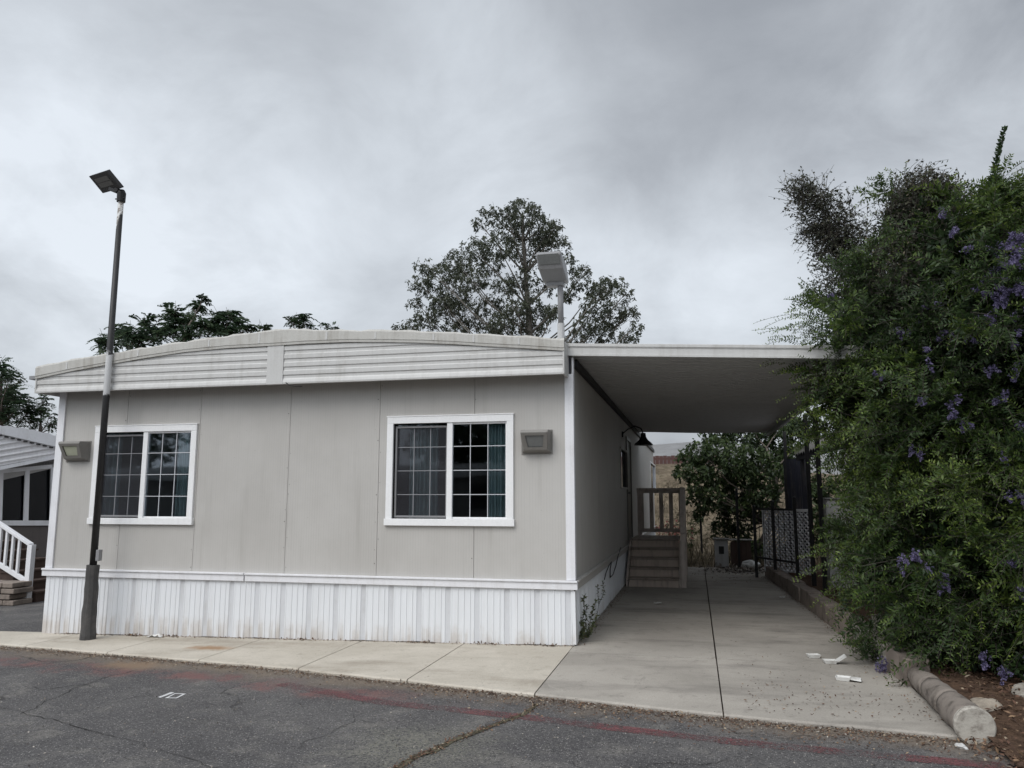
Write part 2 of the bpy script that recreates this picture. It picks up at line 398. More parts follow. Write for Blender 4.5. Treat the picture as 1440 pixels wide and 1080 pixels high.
def leaves(Pt, D, N, L, W, T, fold=.15):
    n = len(Pt); D = unit(D); S = unit(np.cross(D, N)); Nn = np.cross(S, D)
    L = np.broadcast_to(np.asarray(L, float), (n,))[:, None]; W = np.broadcast_to(np.asarray(W, float), (n,))[:, None]
    mid = Pt + D * L * .45 + Nn * (W * fold)
    V = np.stack([Pt, mid + S * W * .5, Pt + D * L, mid - S * W * .5], 1).reshape(-1, 3)
    Q = np.arange(4 * n).reshape(n, 4)
    return V, Q, np.repeat(np.clip(T, 0, 1), 4)
def sticks(A, B, r0, r1, T=None):
    n = len(A); D = unit(B - A); u = unit(np.cross(D, rdir(n))); w = np.cross(D, u); vs = []
    for k in range(3):
        c, sn = math.cos(2.0944 * k), math.sin(2.0944 * k); vs.append(A + (u * c + w * sn) * r0)
    for k in range(3):
        c, sn = math.cos(2.0944 * k), math.sin(2.0944 * k); vs.append(B + (u * c + w * sn) * r1)
    V = np.stack(vs, 1).reshape(-1, 3); b = (np.arange(n) * 6)[:, None]
    Q = np.concatenate([b + np.array([[k, (k + 1) % 3, 3 + (k + 1) % 3, 3 + k]]) for k in range(3)], 0)
    return V, Q, np.repeat(np.zeros(n) if T is None else T, 6)
def join(parts):
    V = []; Q = []; T = []; b = 0
    for v, q, t in parts:
        V.append(v); Q.append(q + b); T.append(t); b += len(v)
    return np.concatenate(V), np.concatenate(Q), np.concatenate(T)
def children(o): return [c for c in bpy.data.objects if c.parent == o]
def copy_tree(o, parent=None):
    c = o.copy(); COL.objects.link(c); c.parent = parent
    for ch in children(o): copy_tree(ch, c)
    return c

# ================================================================== THE SETTING
def hz(x, y):
    """natural terrain: level near the homes, a bank rising behind them"""
    h = -.06 + (gz(x) if x < -1.38 else 0)
    if y > 27:
        u = min(1, (y - 27) / 14.0); h += 3.0 * (u * u * (3 - 2 * u)) + .5 * math.sin(x * .31 + y * .2) * min(1, (y - 27) / 6)
    if y > 55: h += (y - 55) * .02
    return h
def terrain():
    xs = [-400, -200, -100, -60] + [-40 + 2 * i for i in range(41)] + [60, 100, 200, 400]
    ys = [-300, -120, -60, -30, -10] + [0, 4, 8, 12, 16, 20, 24] + [26 + 1.2 * i for i in range(14)] + [46, 50, 60, 80, 120, 200, 400]
    m = MB(); m.grid([[(x, y, hz(x, y) - .03) for x in xs] for y in ys])
    return tag(m.build('ground', M['hill'], None, smooth=True), kind='structure')
terrain()
EDGE = [(-14.0, 9.0), (-8.41, 8.234), (-4.12, 7.469), (-1.402, 6.789), (.063, 6.496), (1.772, 6.301)]
def edge_y(x):
    if x <= EDGE[0][0]: return EDGE[0][1]
    for (a, b), (c, d) in zip(EDGE, EDGE[1:]):
        if x <= c: return b + (d - b) * (x - a) / (c - a)
    return EDGE[-1][1] - .11 * (x - EDGE[-1][0])
# road sheet: 3 cm below the pavement, falling with it
def road():
    xs = [-120, -60, -30, -20, -14, -10, -8.4, -7, -5.5, -4.12, -2.8, -1.38, 0, .9, 1.8, 2.6, 4, 6, 10, 30, 120]
    m = MB(); rows = []
    for v in (0, .02, .06, .12, .25, .5, 1):
        rows.append([(x, (edge_y(x) + .25) * (1 - v) + v * -14, gz(x) - .03 + (.012 * math.sin(x * 1.9) * (1 - v) if v < .1 else 0) * 0) for x in xs])
    m.grid(rows); return tag(m.build('road', M['road']), kind='structure')
rd = road()
# neighbour's asphalt drive running back between the homes on the left
m = MB(); m.grid([[(-14, 8.6, gz(-14) - .022), (-8.75, 8.4, gz(-8.75) - .022)], [(-14, 30, gz(-14) - .022), (-8.75, 30, gz(-8.75) - .022)]])
tag(m.build('side_driveway', M['drive_asphalt']), kind='structure')
# pavement slabs in front of the home: modelled joints, a rounded lip towards the road
def slab(m, a, b, y1a, y1b, g=.006):
    """one slab between x=a and x=b, from the road edge to y1"""
    n = 4; f = []; k = []
    for i in range(n + 1):
        x = a + g + (b - a - 2 * g) * i / n
        yy = edge_y(x) + .012 * math.sin(x * 9.1) + .008 * math.sin(x * 23); f.append((x, yy)); k.append((x, y1a + (y1b - y1a) * i / n))
    rows = [[(x, y, gz(x) - .10) for x, y in f], [(x, y, gz(x) - .012) for x, y in f], [(x, y + .02, gz(x)) for x, y in f]]
    for s in (.33, .66): rows.append([(p[0], p[1] + (q[1] - p[1]) * s, gz(p[0])) for p, q in zip(f, k)])
    rows.append([(x, y, gz(x)) for x, y in k]); rows.append([(x, y, gz(x) - .1) for x, y in k])
    m.grid(rows)
    for xx, row in ((a + g, [r[0] for r in rows]), (b - g, [r[-1] for r in rows])): pass
    for idx in (0, -1):
        col = [r[idx] for r in rows]; m.add(col, [tuple(range(len(col)))])
m = MB(); sx_ = [-14, -12.4, -10.8, -9.3, -7.95, -6.6, -5.25, -3.95, -2.67, -1.39]
for a, b in zip(sx_, sx_[1:]): slab(m, a, b, 9.06, 9.06)
tag(m.build('sidewalk', M['sidewalk']), kind='structure')
m = MB()
ys_ = [None, 8.62, 10.85, 13.0, 15.1, 17.3, 19.6]
for (a, b) in ((-1.39, .155), (.155, 1.80)):
    slab(m, a, b, 8.614, 8.614)
    for y0, y1 in zip(ys_[1:], ys_[2:]):
        x1 = b if b < 1 else (1.80 if y0 < 12 else 1.72)
        m.box(a + (.008 if a > 0 else .0), x1 - .008, y0 + .011, y1 - .011, -.1, 0)
tag(m.build('driveway', M['driveway']), kind='structure')
m = MB()
m.grid([[(-9.2, 7.5, gz(-9.2) - .06), (-1.4, 6.85, -.08), (2.0, 6.4, -.08)], [(-9.2, 19.9, gz(-9.2) - .06), (-1.4, 19.9, -.08), (2.0, 19.9, -.08)]])
tag(m.build('dirt_base', M['mulch']), kind='structure')
# planting bed on the right, mounded a little behind the kerb
rows = []
for y in (4.6, 5.2, 5.8, 6.3, 6.8, 7.4, 8.2, 9.2, 10.5, 12, 14, 16, 18, 20):
    row = []
    for x in (1.9, 2.15, 2.5, 3.0, 3.6, 4.4, 5.4, 7, 10):
        e = edge_y(x) - .15 - max(0, .35 - .25 * abs(x - 2.2))
        h = -.022 + .15 * max(0, min(1, (y - e) / 1.2)) + .02 * math.sin(x * 5 + y * 3)
        row.append((x - (.12 if y > 9 else 0), y, h if y > e - .3 else -.035))
    rows.append(row)
m = MB(); m.grid(rows); tag(m.build('planting_bed', M['mulch'], smooth=True), kind='structure')

# traffic paint and the crack, thin sheets on the road
def strip(name, pts, w, mat, z=.004, parent=None):
    m = MB(); L = []; Rr = []
    for i, p in enumerate(pts):
        a = Vector(pts[max(i - 1, 0)]); b = Vector(pts[min(i + 1, len(pts) - 1)]); d = (b - a).normalized(); s = Vector((-d.y, d.x)) * (w if not callable(w) else w(i)) / 2
        L.append((p[0] + s.x, p[1] + s.y, gz(p[0]) - .03 + z)); Rr.append((p[0] - s.x, p[1] - s.y, gz(p[0]) - .03 + z))
    m.grid([Rr, L]); return m.build(name, mat, parent)
line = [onG(x, y)[:2] for x, y in ((395, 957), (540, 983), (640, 993), (745, 1004), (870, 1019), (1040, 1038), (1200, 1053), (1330, 1064), (1470, 1076))]
tag(strip('road_line', line, .15, M['redpaint']), 'faded red fire lane line painted along the asphalt beside the pavement', 'road line', kind='structure')
crk = [onG(x, y)[:2] for x, y in ((758, 984), (735, 999), (700, 1012), (668, 1026), (640, 1036), (612, 1050), (585, 1058), (560, 1075), (530, 1090))]
crk = [(a + .02 * rnd.uniform(-1, 1), b + .02 * rnd.uniform(-1, 1)) for a, b in crk]
M['crackdirt'] = soil('crack_dirt', (.06, .052, .04), (.17, .155, .105), 30)
M['crackdark'] = soil('open_crack', (.02, .019, .018), (.045, .042, .038), 30)
tag(strip('road_crack', crk, lambda i: (.028, .05, .04, .06, .05, .075, .05, .06, .05)[i], M['crackdirt'], .005), kind='structure')
for i_, px_ in enumerate((((-20, 985), (40, 1000), (90, 1010), (130, 1024), (185, 1034), (235, 1053), (290, 1068), (330, 1086)), ((20, 1003), (60, 985), (110, 962), (150, 948), (200, 936)), ((880, 1078), (930, 1066), (985, 1070), (1040, 1062)))):
    pp_ = [onG(*q)[:2] for q in px_]; fine = []
    for (a, b), (c_, d_) in zip(pp_, pp_[1:]):
        for k in range(6): fine.append((a + (c_ - a) * k / 6 + rnd.gauss(0, .012), b + (d_ - b) * k / 6 + rnd.gauss(0, .012)))
    ww = [rnd.uniform(.002, .009) for _ in fine]; tag(strip('road_crack', fine, lambda i, ww=ww: ww[i], M['crackdark'], .005), kind='structure')
# painted number on the road: a 1 and a 0 seen almost edge-on
m = MB()
def stroke(pix):
    p = [onG(*q) for q in pix]; m.add([(q[0], q[1], gz(q[0]) - .03 + .0045) for q in p], [tuple(range(len(p)))])
stroke(((222, 976), (226, 976.8), (245.5, 969.8), (241, 969)))
O = [(232, 977.4), (249, 977.6), (262, 971.2), (246, 970.6)]; I = [(237, 976.6), (248, 976.7), (257, 971.9), (246.5, 971.5)]
for i in range(4): stroke((O[i], O[(i + 1) % 4], I[(i + 1) % 4], I[i]))
tag(m.build('road_number', M['whitepaint']), 'small worn white number 10 painted on the asphalt', 'road marking', kind='structure')

# far ridge
m = MB(); rows = []
for v in range(7):
    rows.append([(-260 + 20 * i, 150 + v * 14, -1 + v * 2.9 + (2.2 * math.sin(i * .7) + 1.6 * math.sin(i * 1.9 + 1)) * v / 6) for i in range(27)])
m.grid(rows); tag(m.build('hills', M['farhill'], smooth=True), kind='structure')

# ================================================================== THE MOBILE HOME
XL, XR, YF, YB = -8.53, -1.38, 9.0, 27.4
ZT = .715; ZE = 3.10
home = thing('mobile_home', 'long grey mobile home with white trim, arched roof and white ribbed skirting', 'mobile home', (-5, 9, 0))
WIN = [(-7.845, -6.44, 1.385, 2.525), (-3.605, -2.165, 1.40, 2.555)]      # front openings x0,x1,z0,z1
def rects(u0, u1, v0, v1, holes):
    us = sorted({u0, u1, *[h[0] for h in holes if u0 < h[0] < u1], *[h[1] for h in holes if u0 < h[1] < u1]})
    vs = sorted({v0, v1, *[h[2] for h in holes if v0 < h[2] < v1], *[h[3] for h in holes if v0 < h[3] < v1]})
    for a, b in zip(us, us[1:]):
        run = None
        for c, d in zip(vs, vs[1:]):
            if any(h[0] <= (a + b) / 2 <= h[1] and h[2] <= (c + d) / 2 <= h[3] for h in holes):
                if run: yield (a, b, *run)
                run = None
            else: run = (run[0], d) if run else (c, d)
        if run: yield (a, b, *run)
seams = [XL + .06] + [float(onY(px, 660, YF)[0]) for px in (174, 278, 405.5, 532.5, 667)] + [XR - .06]
m = MB()
for a, b in zip(seams, seams[1:]):
    for r in rects(a + .0025, b - .0025, ZT - .03, ZE + .02, WIN): m.box(r[0], r[1], YF, YF + .02, r[2], r[3])
for r in rects(XL + .02, XR - .02, .55, 3.3, WIN): m.box(r[0], r[1], YF + .021, YF + .09, r[2], r[3], 1)
# nail heads and small chips along the seams
for s in seams[1:-1]:
    for k in range(14):
        if rnd.random() < .6:
            x = s + rnd.choice((-.022, .018)) + rnd.uniform(-.006, .006); z = ZT + .1 + k * .17 + rnd.uniform(-.05, .05)
            if not any(w[0] - .12 < x < w[1] + .12 and w[2] - .12 < z < w[3] + .12 for w in WIN):
                r = rnd.uniform(.004, .008); m.tube([(x, YF - .003, z), (x, YF + .004, z)], r, 6, 2)
m.build('front_wall', [M['siding'], M['navy'], M['bronze']], home)
# side walls; the right-hand one has windows and the door under the carport
def px_y(px): return float(onX(px, 650, XR)[1])
sw = [(px_y(872), px_y(881.5), 1.86, 2.58), (24.5, 25.2, 1.75, 2.75)]
y915 = px_y(914); y921 = px_y(920.5)
sw[1] = (y915, y921, float(onX(917, 688, XR)[2]), float(onX(917, 653, XR)[2]))
DOOR = (16.35, 17.3, .80, 2.85)
m = MB()
yy = YF
pans = [YF + .06] + [YF + 1.22 * i for i in range(1, 15)] + [YB]
for a, b in zip(pans, pans[1:]):
    for r in rects(a + .003, b - .003, ZT - .03, 3.42, sw + [DOOR]): m.box(XR - .02, XR, r[0], r[1], r[2], r[3])
for r in rects(YF + .1, YB, .55, 3.3, sw + [DOOR]): m.box(XR - .09, XR - .021, r[0], r[1], r[2], r[3], 1)
m.build('side_wall', [M['siding'], M['navy']], home)
m = MB(); m.box(XL, XL + .06, YF + .1, YB, .55, 3.2); m.build('side_wall', M['siding'], home)
m = MB(); m.box(XL + .07, XR - .1, YB - .06, YB, .55, 3.2); m.build('rear_wall', M['siding'], home)
# dim rooms behind the front windows
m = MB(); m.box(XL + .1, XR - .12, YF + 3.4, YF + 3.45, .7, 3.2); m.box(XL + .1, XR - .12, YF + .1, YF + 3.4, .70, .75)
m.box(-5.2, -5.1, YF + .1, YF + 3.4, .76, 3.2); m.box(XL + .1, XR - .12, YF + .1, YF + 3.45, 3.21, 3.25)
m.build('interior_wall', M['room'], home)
# corner boards
for a, b in ((XL - .025, XL + .085), (XR - .085, XR + .022)):
    m = MB(); m.box(a, b, YF - .025, YF - .001, ZT + .002, ZE - .002)
    if b > XR: m.box(XR + .0005, XR + .022, YF - .001, YF + .07, ZT + .002, ZE + .2)
    else: m.box(XL - .025, XL - .0005, YF - .001, YF + .07, ZT + .002, ZE - .002)
    m.build('corner_trim', M['white'], home, .004)
# belt trim between siding and skirting, in two lengths with a small gap
gapx = float(onY(346, 812, YF)[0])
for a, b in ((XL - .05, gapx - .009), (gapx + .009, XR + .045)):
    m = MB(); m.box(a, b, YF - .045, YF + .02, .615, ZT - .022); m.box(a, b, YF - .062, YF - .001, ZT - .021, ZT + .0)
    m.build('belt_trim', M['white'], home, .003)
m = MB(); m.box(XR + .0, XR + .043, YF + .022, YB, .615, ZT - .022); m.box(XR + .0, XR + .055, YF + .022, YB, ZT - .021, ZT)
m.build('belt_trim', M['siding'], home, .003)
# ribbed skirting
def skirting(u0, u1, pos, zb, mats, name):
    """pos(u, out, z) -> point; a repeat of .36 m: three shallow flutes and one recessed vented strip"""
    m = MB(); per = .357; prof = []
    cell = [(0, 0), (.05, 0), (.056, .007), (.064, .007), (.07, 0), (.125, 0), (.131, .007), (.139, .007), (.145, 0), (.20, 0), (.206, .007), (.214, .007), (.22, 0), (.262, 0), (.270, -.010), (.326, -.010), (.334, .004), (.345, .004), (.352, 0)]
    k = 0
    while u0 + k * per < u1:
        for j, (a, b) in enumerate(cell):
            u = u0 + k * per + a
            if u <= u1: prof.append((u, b, 1 if j in (14,) else 0))
        k += 1
    prof.append((u1, 0, 0))
    for (a, oa, f), (b, ob, _) in zip(prof, prof[1:]):
        wob = .0015 * math.sin(a * 7)
        m.add([pos(a, oa, zb(a)), pos(b, ob, zb(b)), pos(b, ob + wob, .30), pos(a, oa + wob, .30), pos(b, ob, .617), pos(a, oa, .617)], [(0, 1, 2, 3), (3, 2, 4, 5)], f)
    return m.build(name, mats, home)
def raggedy(x, k=1): return .008 + .005 * math.sin(x * 3.1 * k) + .005 * math.sin(x * 7.7 + 1) * math.sin(x * 1.3)
skirting(XL + .0, XR - .0, lambda u, o, z: (u, YF - .012 - o, z), lambda x: gz(x) + raggedy(x) - .005, [M['skirt'], M['vent']], 'skirting')
skirting(YF + .02, YB, lambda u, o, z: (XR + .008 + o, u, z), lambda x: raggedy(x), [M['skirt'], M['vent']], 'skirting')
m = MB(); m.box(XL + .02, XR - .02, YF + .03, YF + .05, gz(XL) - .05, .6); m.box(XR - .05, XR - .03, YF + .06, YB, -.02, .6); m.build('skirting_backing', M['black'], home)
# bent corner flashing of the skirting
m = MB(); m.add([(XR - .03, YF - .016, .60), (XR + .014, YF - .022, .60), (XR + .02, YF + .05, .60), (XR - .012, YF - .024, .02), (XR + .022, YF - .034, .015), (XR + .03, YF + .06, .02)], [(0, 1, 4, 3), (1, 2, 5, 4)])
m.build('corner_flashing', M['skirt'], home)

# ---- arched front fascia, roof band, roof
YE = YF - .29
def poly_at(pts):
    w = [onY(x, y, YE) for x, y in pts]; w = [(float(p[0]), float(p[2])) for p in w]
    def f(x):
        if x <= w[0][0]: return w[0][1]
        for (a, b), (c, d) in zip(w, w[1:]):
            if x <= c: return b + (d - b) * (x - a) / (c - a)
        return w[-1][1]
    return f, w
TOP, tw = poly_at([(52.5, 516.4), (100, 506.5), (151.6, 497.5), (200, 489.5), (248, 482), (321, 472.7), (360, 467), (386, 464.3), (400, 462), (412, 462.2), (430, 463.6), (508, 464.4), (560, 464.8), (594, 466), (640, 467.4), (685.5, 469.6), (740, 473), (789, 477)])
BAND, bw = poly_at([(51, 531.8), (100, 521.5), (146, 513), (204, 502.7), (262, 494), (320, 488.6), (388, 485), (430, 482.2), (487, 480), (540, 480), (594, 481), (640, 483), (685, 485.8), (740, 488.6), (791, 492)])
xl, xr = tw[0][0], float(onY(794, 500, YE)[0])
xs = sorted({*[a for a, _ in tw], *[a for a, _ in bw], *np.linspace(xl, xr, 40).tolist()}); xs = [x for x in xs if xl <= x <= xr]
zb = float(onY(400, 540, YE)[2])
zrows = [(zb, -.010), (zb + .02, -.012), (zb + .055, -.004)]
z = zb + .075
while z < 3.8:
    zrows += [(z, .007), (z + .03, .007), (z + .042, -.004), (z + .090, -.004)]; z += .104
cx0, cx1 = float(onY(376, 510, YE)[0]), float(onY(399, 510, YE)[0])
for x0, x1 in ((xl + .02, cx0), (cx1, xr - .02)):
    xx = [x0] + [x for x in xs if x0 < x < x1] + [x1]
    m = MB(); m.grid([[(x, YE + o, min(zz, BAND(x) + .03)) for x in xx] for zz, o in zrows if zz < 3.95])
    # return flange below
    m.grid([[(x, YE - .010, zb) for x in xx], [(x, YE + .05, zb + .002) for x in xx]])
    m.build('fascia', M['fascia'], home)
m = MB(); m.box(cx0 + .001, cx1 - .001, YE - .012, YE + .04, zb - .002, BAND((cx0 + cx1) / 2) + .02); m.build('seam_plate', M['fascia'], home, .003)
for x in (xl, xr - .022):
    m = MB(); m.box(x, x + .02, YE - .014, YE + .05, zb - .001, BAND(x) + .02); m.build('end_cap', M['fascia'], home, .002)
# roof band, with slightly uneven coated edge
bumpy = lambda x: .008 * math.sin(x * 13) + .006 * math.sin(x * 31 + 2)
m = MB()
rows = [[(x, YE + .02, BAND(x) - .012) for x in xs], [(x, YE - .022, BAND(x) - .012) for x in xs], [(x, YE - .024, BAND(x) + .02) for x in xs], [(x, YE - .03, BAND(x) + .022) for x in xs], [(x, YE - .03, TOP(x) - .02 + bumpy(x) * .3) for x in xs],
        [(x, YE - .018, TOP(x) + bumpy(x)) for x in xs], [(x, YE + .10, TOP(x) + .012 + bumpy(x) * .5) for x in xs]]
m.grid(rows)
m.build('roof_edge', M['roofcoat'], home)
for x in [-8.2, -7.1, -6.05, -5.33, -4.4, -3.75, -3.0, -2.5, -1.95]:
    m = MB(); m.box(x - .012, x + .012, YE - .034, YE - .029, BAND(x) + .025, TOP(x) - .03); m.build('band_joint', M['fascia'], home)
m = MB(); m.grid([[(x, YE + .09, TOP(x) + .006) for x in xs], [(x, YF + 9, TOP(x) + .01) for x in xs], [(x, YB + .2, TOP(x) + .006) for x in xs]])
m.grid([[(x, YB + .2, TOP(x)) for x in xs], [(x, YB + .2, 3.1) for x in xs]])
m.build('roof', M['roofcoat'], home)
# soffit under the fascia and the left eave
m = MB(); m.box(xl + .01, xr - .03, YE + .045, YF + .03, ZE + .0, ZE + .03)
m.build('soffit', M['soffit'], home)
m = MB(); m.box(xl, xl + .03, YE + .06, YB, zb, TOP(xl) - .02); m.box(xl + .031, XL + .02, YF + .04, YB, ZE + .004, ZE + .03); m.build('eave', M['fascia'], home)
m = MB(); m.box(xr - .03, xr, YE + .06, YB, zb, TOP(xr) - .015); m.build('eave', M['fascia'], home)
gp = onY(45, 531, YE + .06); m = MB(); m.box(gp[0] - .02, xl - .002, YE + .03, YB, gp[2] - .03, gp[2] + .02); m.build('gutter', M['grey_metal'], home, .004)
m = MB(); m.box(XR + .001, XR + .05, YF + .1, YB, 3.2, 3.29); m.build('wall_rail', M['dark_metal'], home)
# a loose black wire hanging under the seam plate, a cable looped on the skirting
m = MB(); w0 = onY(402, 538, YE - .02); m.tube([w0, w0 + np.array([.05, -.01, -.035]), w0 + np.array([.14, 0, -.05]), w0 + np.array([.22, .01, -.052])], .006, 6); m.build('cable', M['black'], home, smooth=True); m = MB()
cab = [onX(*p, XR + .05) for p in ((873, 770), (869, 782), (866, 796), (862, 808), (858, 812), (858, 800), (860, 790), (856, 796), (852, 806), (850, 815))]
m.tube(cab, .008, 6); m.build('cable', M['black'], home, smooth=True)

# ---- windows
def window(x0, x1, z0, z1, nv=3, nh=4):
    """white vinyl slider in an opening of the front wall: screened leaf left, fixed gridded pane right"""
    w = .082; f = MB(); y0, y1 = YF - .03, YF + .05
    f.box(x0 - w, x1 + w, y0, y1, z1, z1 + w); f.box(x0 - w - .012, x1 + w + .012, y0 - .012, y1, z0 - w, z0)
    f.box(x0 - w, x0, y0, y1, z0 + .0005, z1 - .0005); f.box(x1, x1 + w, y0, y1, z0 + .0005, z1 - .0005)
    f.box(x0 - w - .006, x1 + w + .006, y0 - .006, YF - .0005, z1 + w, z1 + w + .014)
    win = f.build('window', M['vinyl'], home, .004)
    xm = x0 + (x1 - x0) * .505
    fr = MB(); fr.box(xm - .035, xm + .035, YF - .018, YF + .035, z0 + .001, z1 - .001)
    fr.box(xm + .036, x1 - .001, YF - .002, YF + .03, z0 + .001, z0 + .022); fr.box(xm + .036, x1 - .001, YF - .002, YF + .03, z1 - .022, z1 - .001)
    fr.box(x1 - .02, x1 - .001, YF - .002, YF + .03, z0 + .0225, z1 - .0225)
    fr.build('frame', M['vinyl'], win, .003)
    sa = MB(); a, b, c, d = x0 + .014, xm - .036, z0 + .012, z1 - .03
    sa.box(a, b, YF + .02, YF + .045, c, c + .024); sa.box(a, b, YF + .02, YF + .045, d - .024, d)
    sa.box(a, a + .022, YF + .02, YF + .045, c + .0245, d - .0245); sa.box(b - .022, b, YF + .02, YF + .045, c + .0245, d - .0245)
    sa.build('sash', M['grey_metal'], win, .002)
    s = MB(); s.add([(a + .01, YF + .03, c + .01), (b - .01, YF + .03, c + .01), (b - .01, YF + .03, d - .01), (a + .01, YF + .03, d - .01)], [(0, 1, 2, 3)]); s.build('screen', M['screen'], win)
    g = MB(); g.box(xm, x1 - .01, YF + .012, YF + .016, z0 + .01, z1 - .01); g.build('pane', M['glass'], win)
    g = MB(); g.box(x0 + .01, xm, YF + .062, YF + .066, z0 + .01, z1 - .01); g.build('pane', M['glass'], win)
    for (u0, u1, y) in ((xm + .036, x1 - .02, YF + .006), (a + .02, b - .02, YF + .056)):
        mu = MB()
        for k in range(1, nv):
            u = u0 + (u1 - u0) * k / nv; mu.box(u - .0045, u + .0045, y - .003, y + .003, z0 + .02, z1 - .02)
        for k in range(1, nh):
            zz = z0 + (z1 - z0) * k / nh; mu.box(u0, u1, y - .0042, y + .0042, zz - .0045, zz + .0045)
        mu.build('muntin', M['muntin'], win)
    return win
def curtain(win, x0, x1, z0, z1, y, seed):
    r = random.Random(seed); m = MB(); n = 64; rows = []
    ph = [r.uniform(0, 6) for _ in range(4)]
    for zz in (z0, (z0 + z1) / 2, z1):
        k = .8 + .4 * (z1 - zz) / (z1 - z0)
        rows.append([(x0 + (x1 - x0) * i / n, y + k * (.028 * math.sin(i * .75 + ph[0]) + .02 * math.sin(i * .31 + ph[1])), zz) for i in range(n + 1)])
    m.grid(rows); return m.build('curtain', M['curtain'], win, smooth=True)
for i, w in enumerate(WIN):
    win = window(*w)
    curtain(win, w[1] - .27, w[1] + .02, w[2] - .2, w[3] + .15, YF + .13, 3 + i)
    if i == 1: curtain(win, w[0] + .15, w[0] + .52, w[2] - .2, w[3] + .15, YF + .16, 9)
    else: curtain(win, w[0] - .1, w[0] + .22, w[2] - .2, w[3] + .15, YF + .16, 12)
for y0, y1, z0, z1 in sw:
    f = MB(); w = .04
    for a, b, c, d in ((y0 - w, y1 + w, z1, z1 + w), (y0 - w - .02, y1 + w + .02, z0 - w, z0), (y0 - w, y0, z0 + .0005, z1 - .0005), (y1, y1 + w, z0 + .0005, z1 - .0005)): f.box(XR - .05, XR + .025, a, b, c, d)
    win = f.build('window', M['siding'] if y0 < 20 else M['vinyl'], home, .003)
    g = MB(); g.box(XR - .03, XR - .026, y0, y1, z0, z1); g.build('pane', M['dark_glass'], win)
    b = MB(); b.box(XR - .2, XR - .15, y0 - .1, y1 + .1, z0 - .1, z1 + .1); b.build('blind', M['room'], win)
f = MB(); y0, y1, z0, z1 = DOOR
d = MB(); d.box(XR - .04, XR - .005, y0 + .002, y1 - .002, z0 + .002, z1 - .002); d.box(XR - .005, XR + .002, y0 + .12, y1 - .12, z0 + .2, z0 + .9); d.box(XR - .005, XR + .002, y0 + .12, y1 - .12, z0 + 1.05, z1 - .15)
door = d.build('door', M['bronze'], home, .004)
f = MB()
for a, b, c, e in ((y0 - .07, y1 + .07, z1, z1 + .07), (y0 - .07, y0, z0, z1 - .0005), (y1, y1 + .07, z0, z1 - .0005)): f.box(XR + .0005, XR + .03, a, b, c, e)
f.build('frame', M['bronze'], door, .003)
h = MB(); h.tube([(XR, y0 + .08, z0 + .95), (XR + .05, y0 + .08, z0 + .95), (XR + .055, y0 + .17, z0 + .95)], .012, 8); h.build('handle', M['black'], door)

# ================================================================== THINGS ROUND THE HOME
# ---- carport
CF, CBK = 8.96, 20.05; CXL, CXR = XR + .002, 1.84
def cz(x, y):  # underside height
    u = (x - CXL) / (CXR - CXL); v = (y - CF) / (CBK - CF)
    return 3.325 - u * (.17 - .10 * v) - .03 * math.sin(math.pi * u) * v
cp = thing('carport', 'flat metal carport roof with white front edge attached to the right side of the home', 'carport', (.2, 14, 0))
m = MB(); pr = []
y = CF + .02
while y < CBK - .02:
    pr += [(y, 0), (y + .002, -.06), (y + .03, -.06), (y + .034, 0), (y + .095, 0), (y + .10, .012), (y + .112, .012), (y + .117, 0)]; y += .205
pr = [p for p in pr if p[0] < CBK] + [(CBK, 0)]
xx = np.linspace(CXL, CXR - .02, 9)
m.grid([[(x, a, cz(x, a) + .046 + o) for x in xx] for a, o in pr])
m.grid([[(x, a, cz(x, a) + .10) for x in xx] for a in np.linspace(CF + .02, CBK, 7)])
m.build('roof_panel', M['carport'], cp)
m = MB()
n = 16; xs2 = np.linspace(float(onY(794.5, 495, CF)[0]), CXR, n)
prof = [(0.03, -.005), (-.012, -.012), (-.012, .012), (0, .014), (0, .085), (-.006, .090), (-.006, .098), (-.014, .101), (-.014, .132), (-.008, .136), (.05, .136)]
m.grid([[(x, CF + a, cz(x, CF) + b) for x in xs2] for a, b in prof])
m.build('front_edge', M['fascia'], cp)
m = MB(); m.bar((CXR - .05, CF + .06, cz(CXR, CF) - .05), (CXR - .05, CBK, cz(CXR, CBK) - .05), .07, .11); m.build('beam', M['grey_metal'], cp, .004)
m = MB(); m.bar((CXR, CF + .02, cz(CXR, CF) + .07), (CXR, CBK, cz(CXR, CBK) + .07), .03, .13); m.build('side_edge', M['fascia'], cp)
m = MB(); m.bar((CXL + .02, CBK + .01, 3.36), (CXR, CBK + .01, cz(CXR, CBK) + .03), .03, .09); m.build('rear_edge', M['soffit'], cp)
PB = [float(onX(1150, 640, 1.95)[1]), 14.6, 18.6]
for i, y in enumerate(PB):
    x = (1.95, 1.95, 2.02)[i]
    m = MB(); m.box(x - .035, x + .035, y - .035, y + .035, .0, cz(CXR, y) - .10); m.box(x - .07, x + .07, y - .07, y + .07, .0, .02)
    m.build('post', M['dark_metal'], cp, .004)
a = onX(1122, 564, CXR - .03); b = onX(1151, 592, 1.94)
m = MB(); m.bar(a, b, .05, .05); m.build('brace', M['dark_metal'], cp, .004)

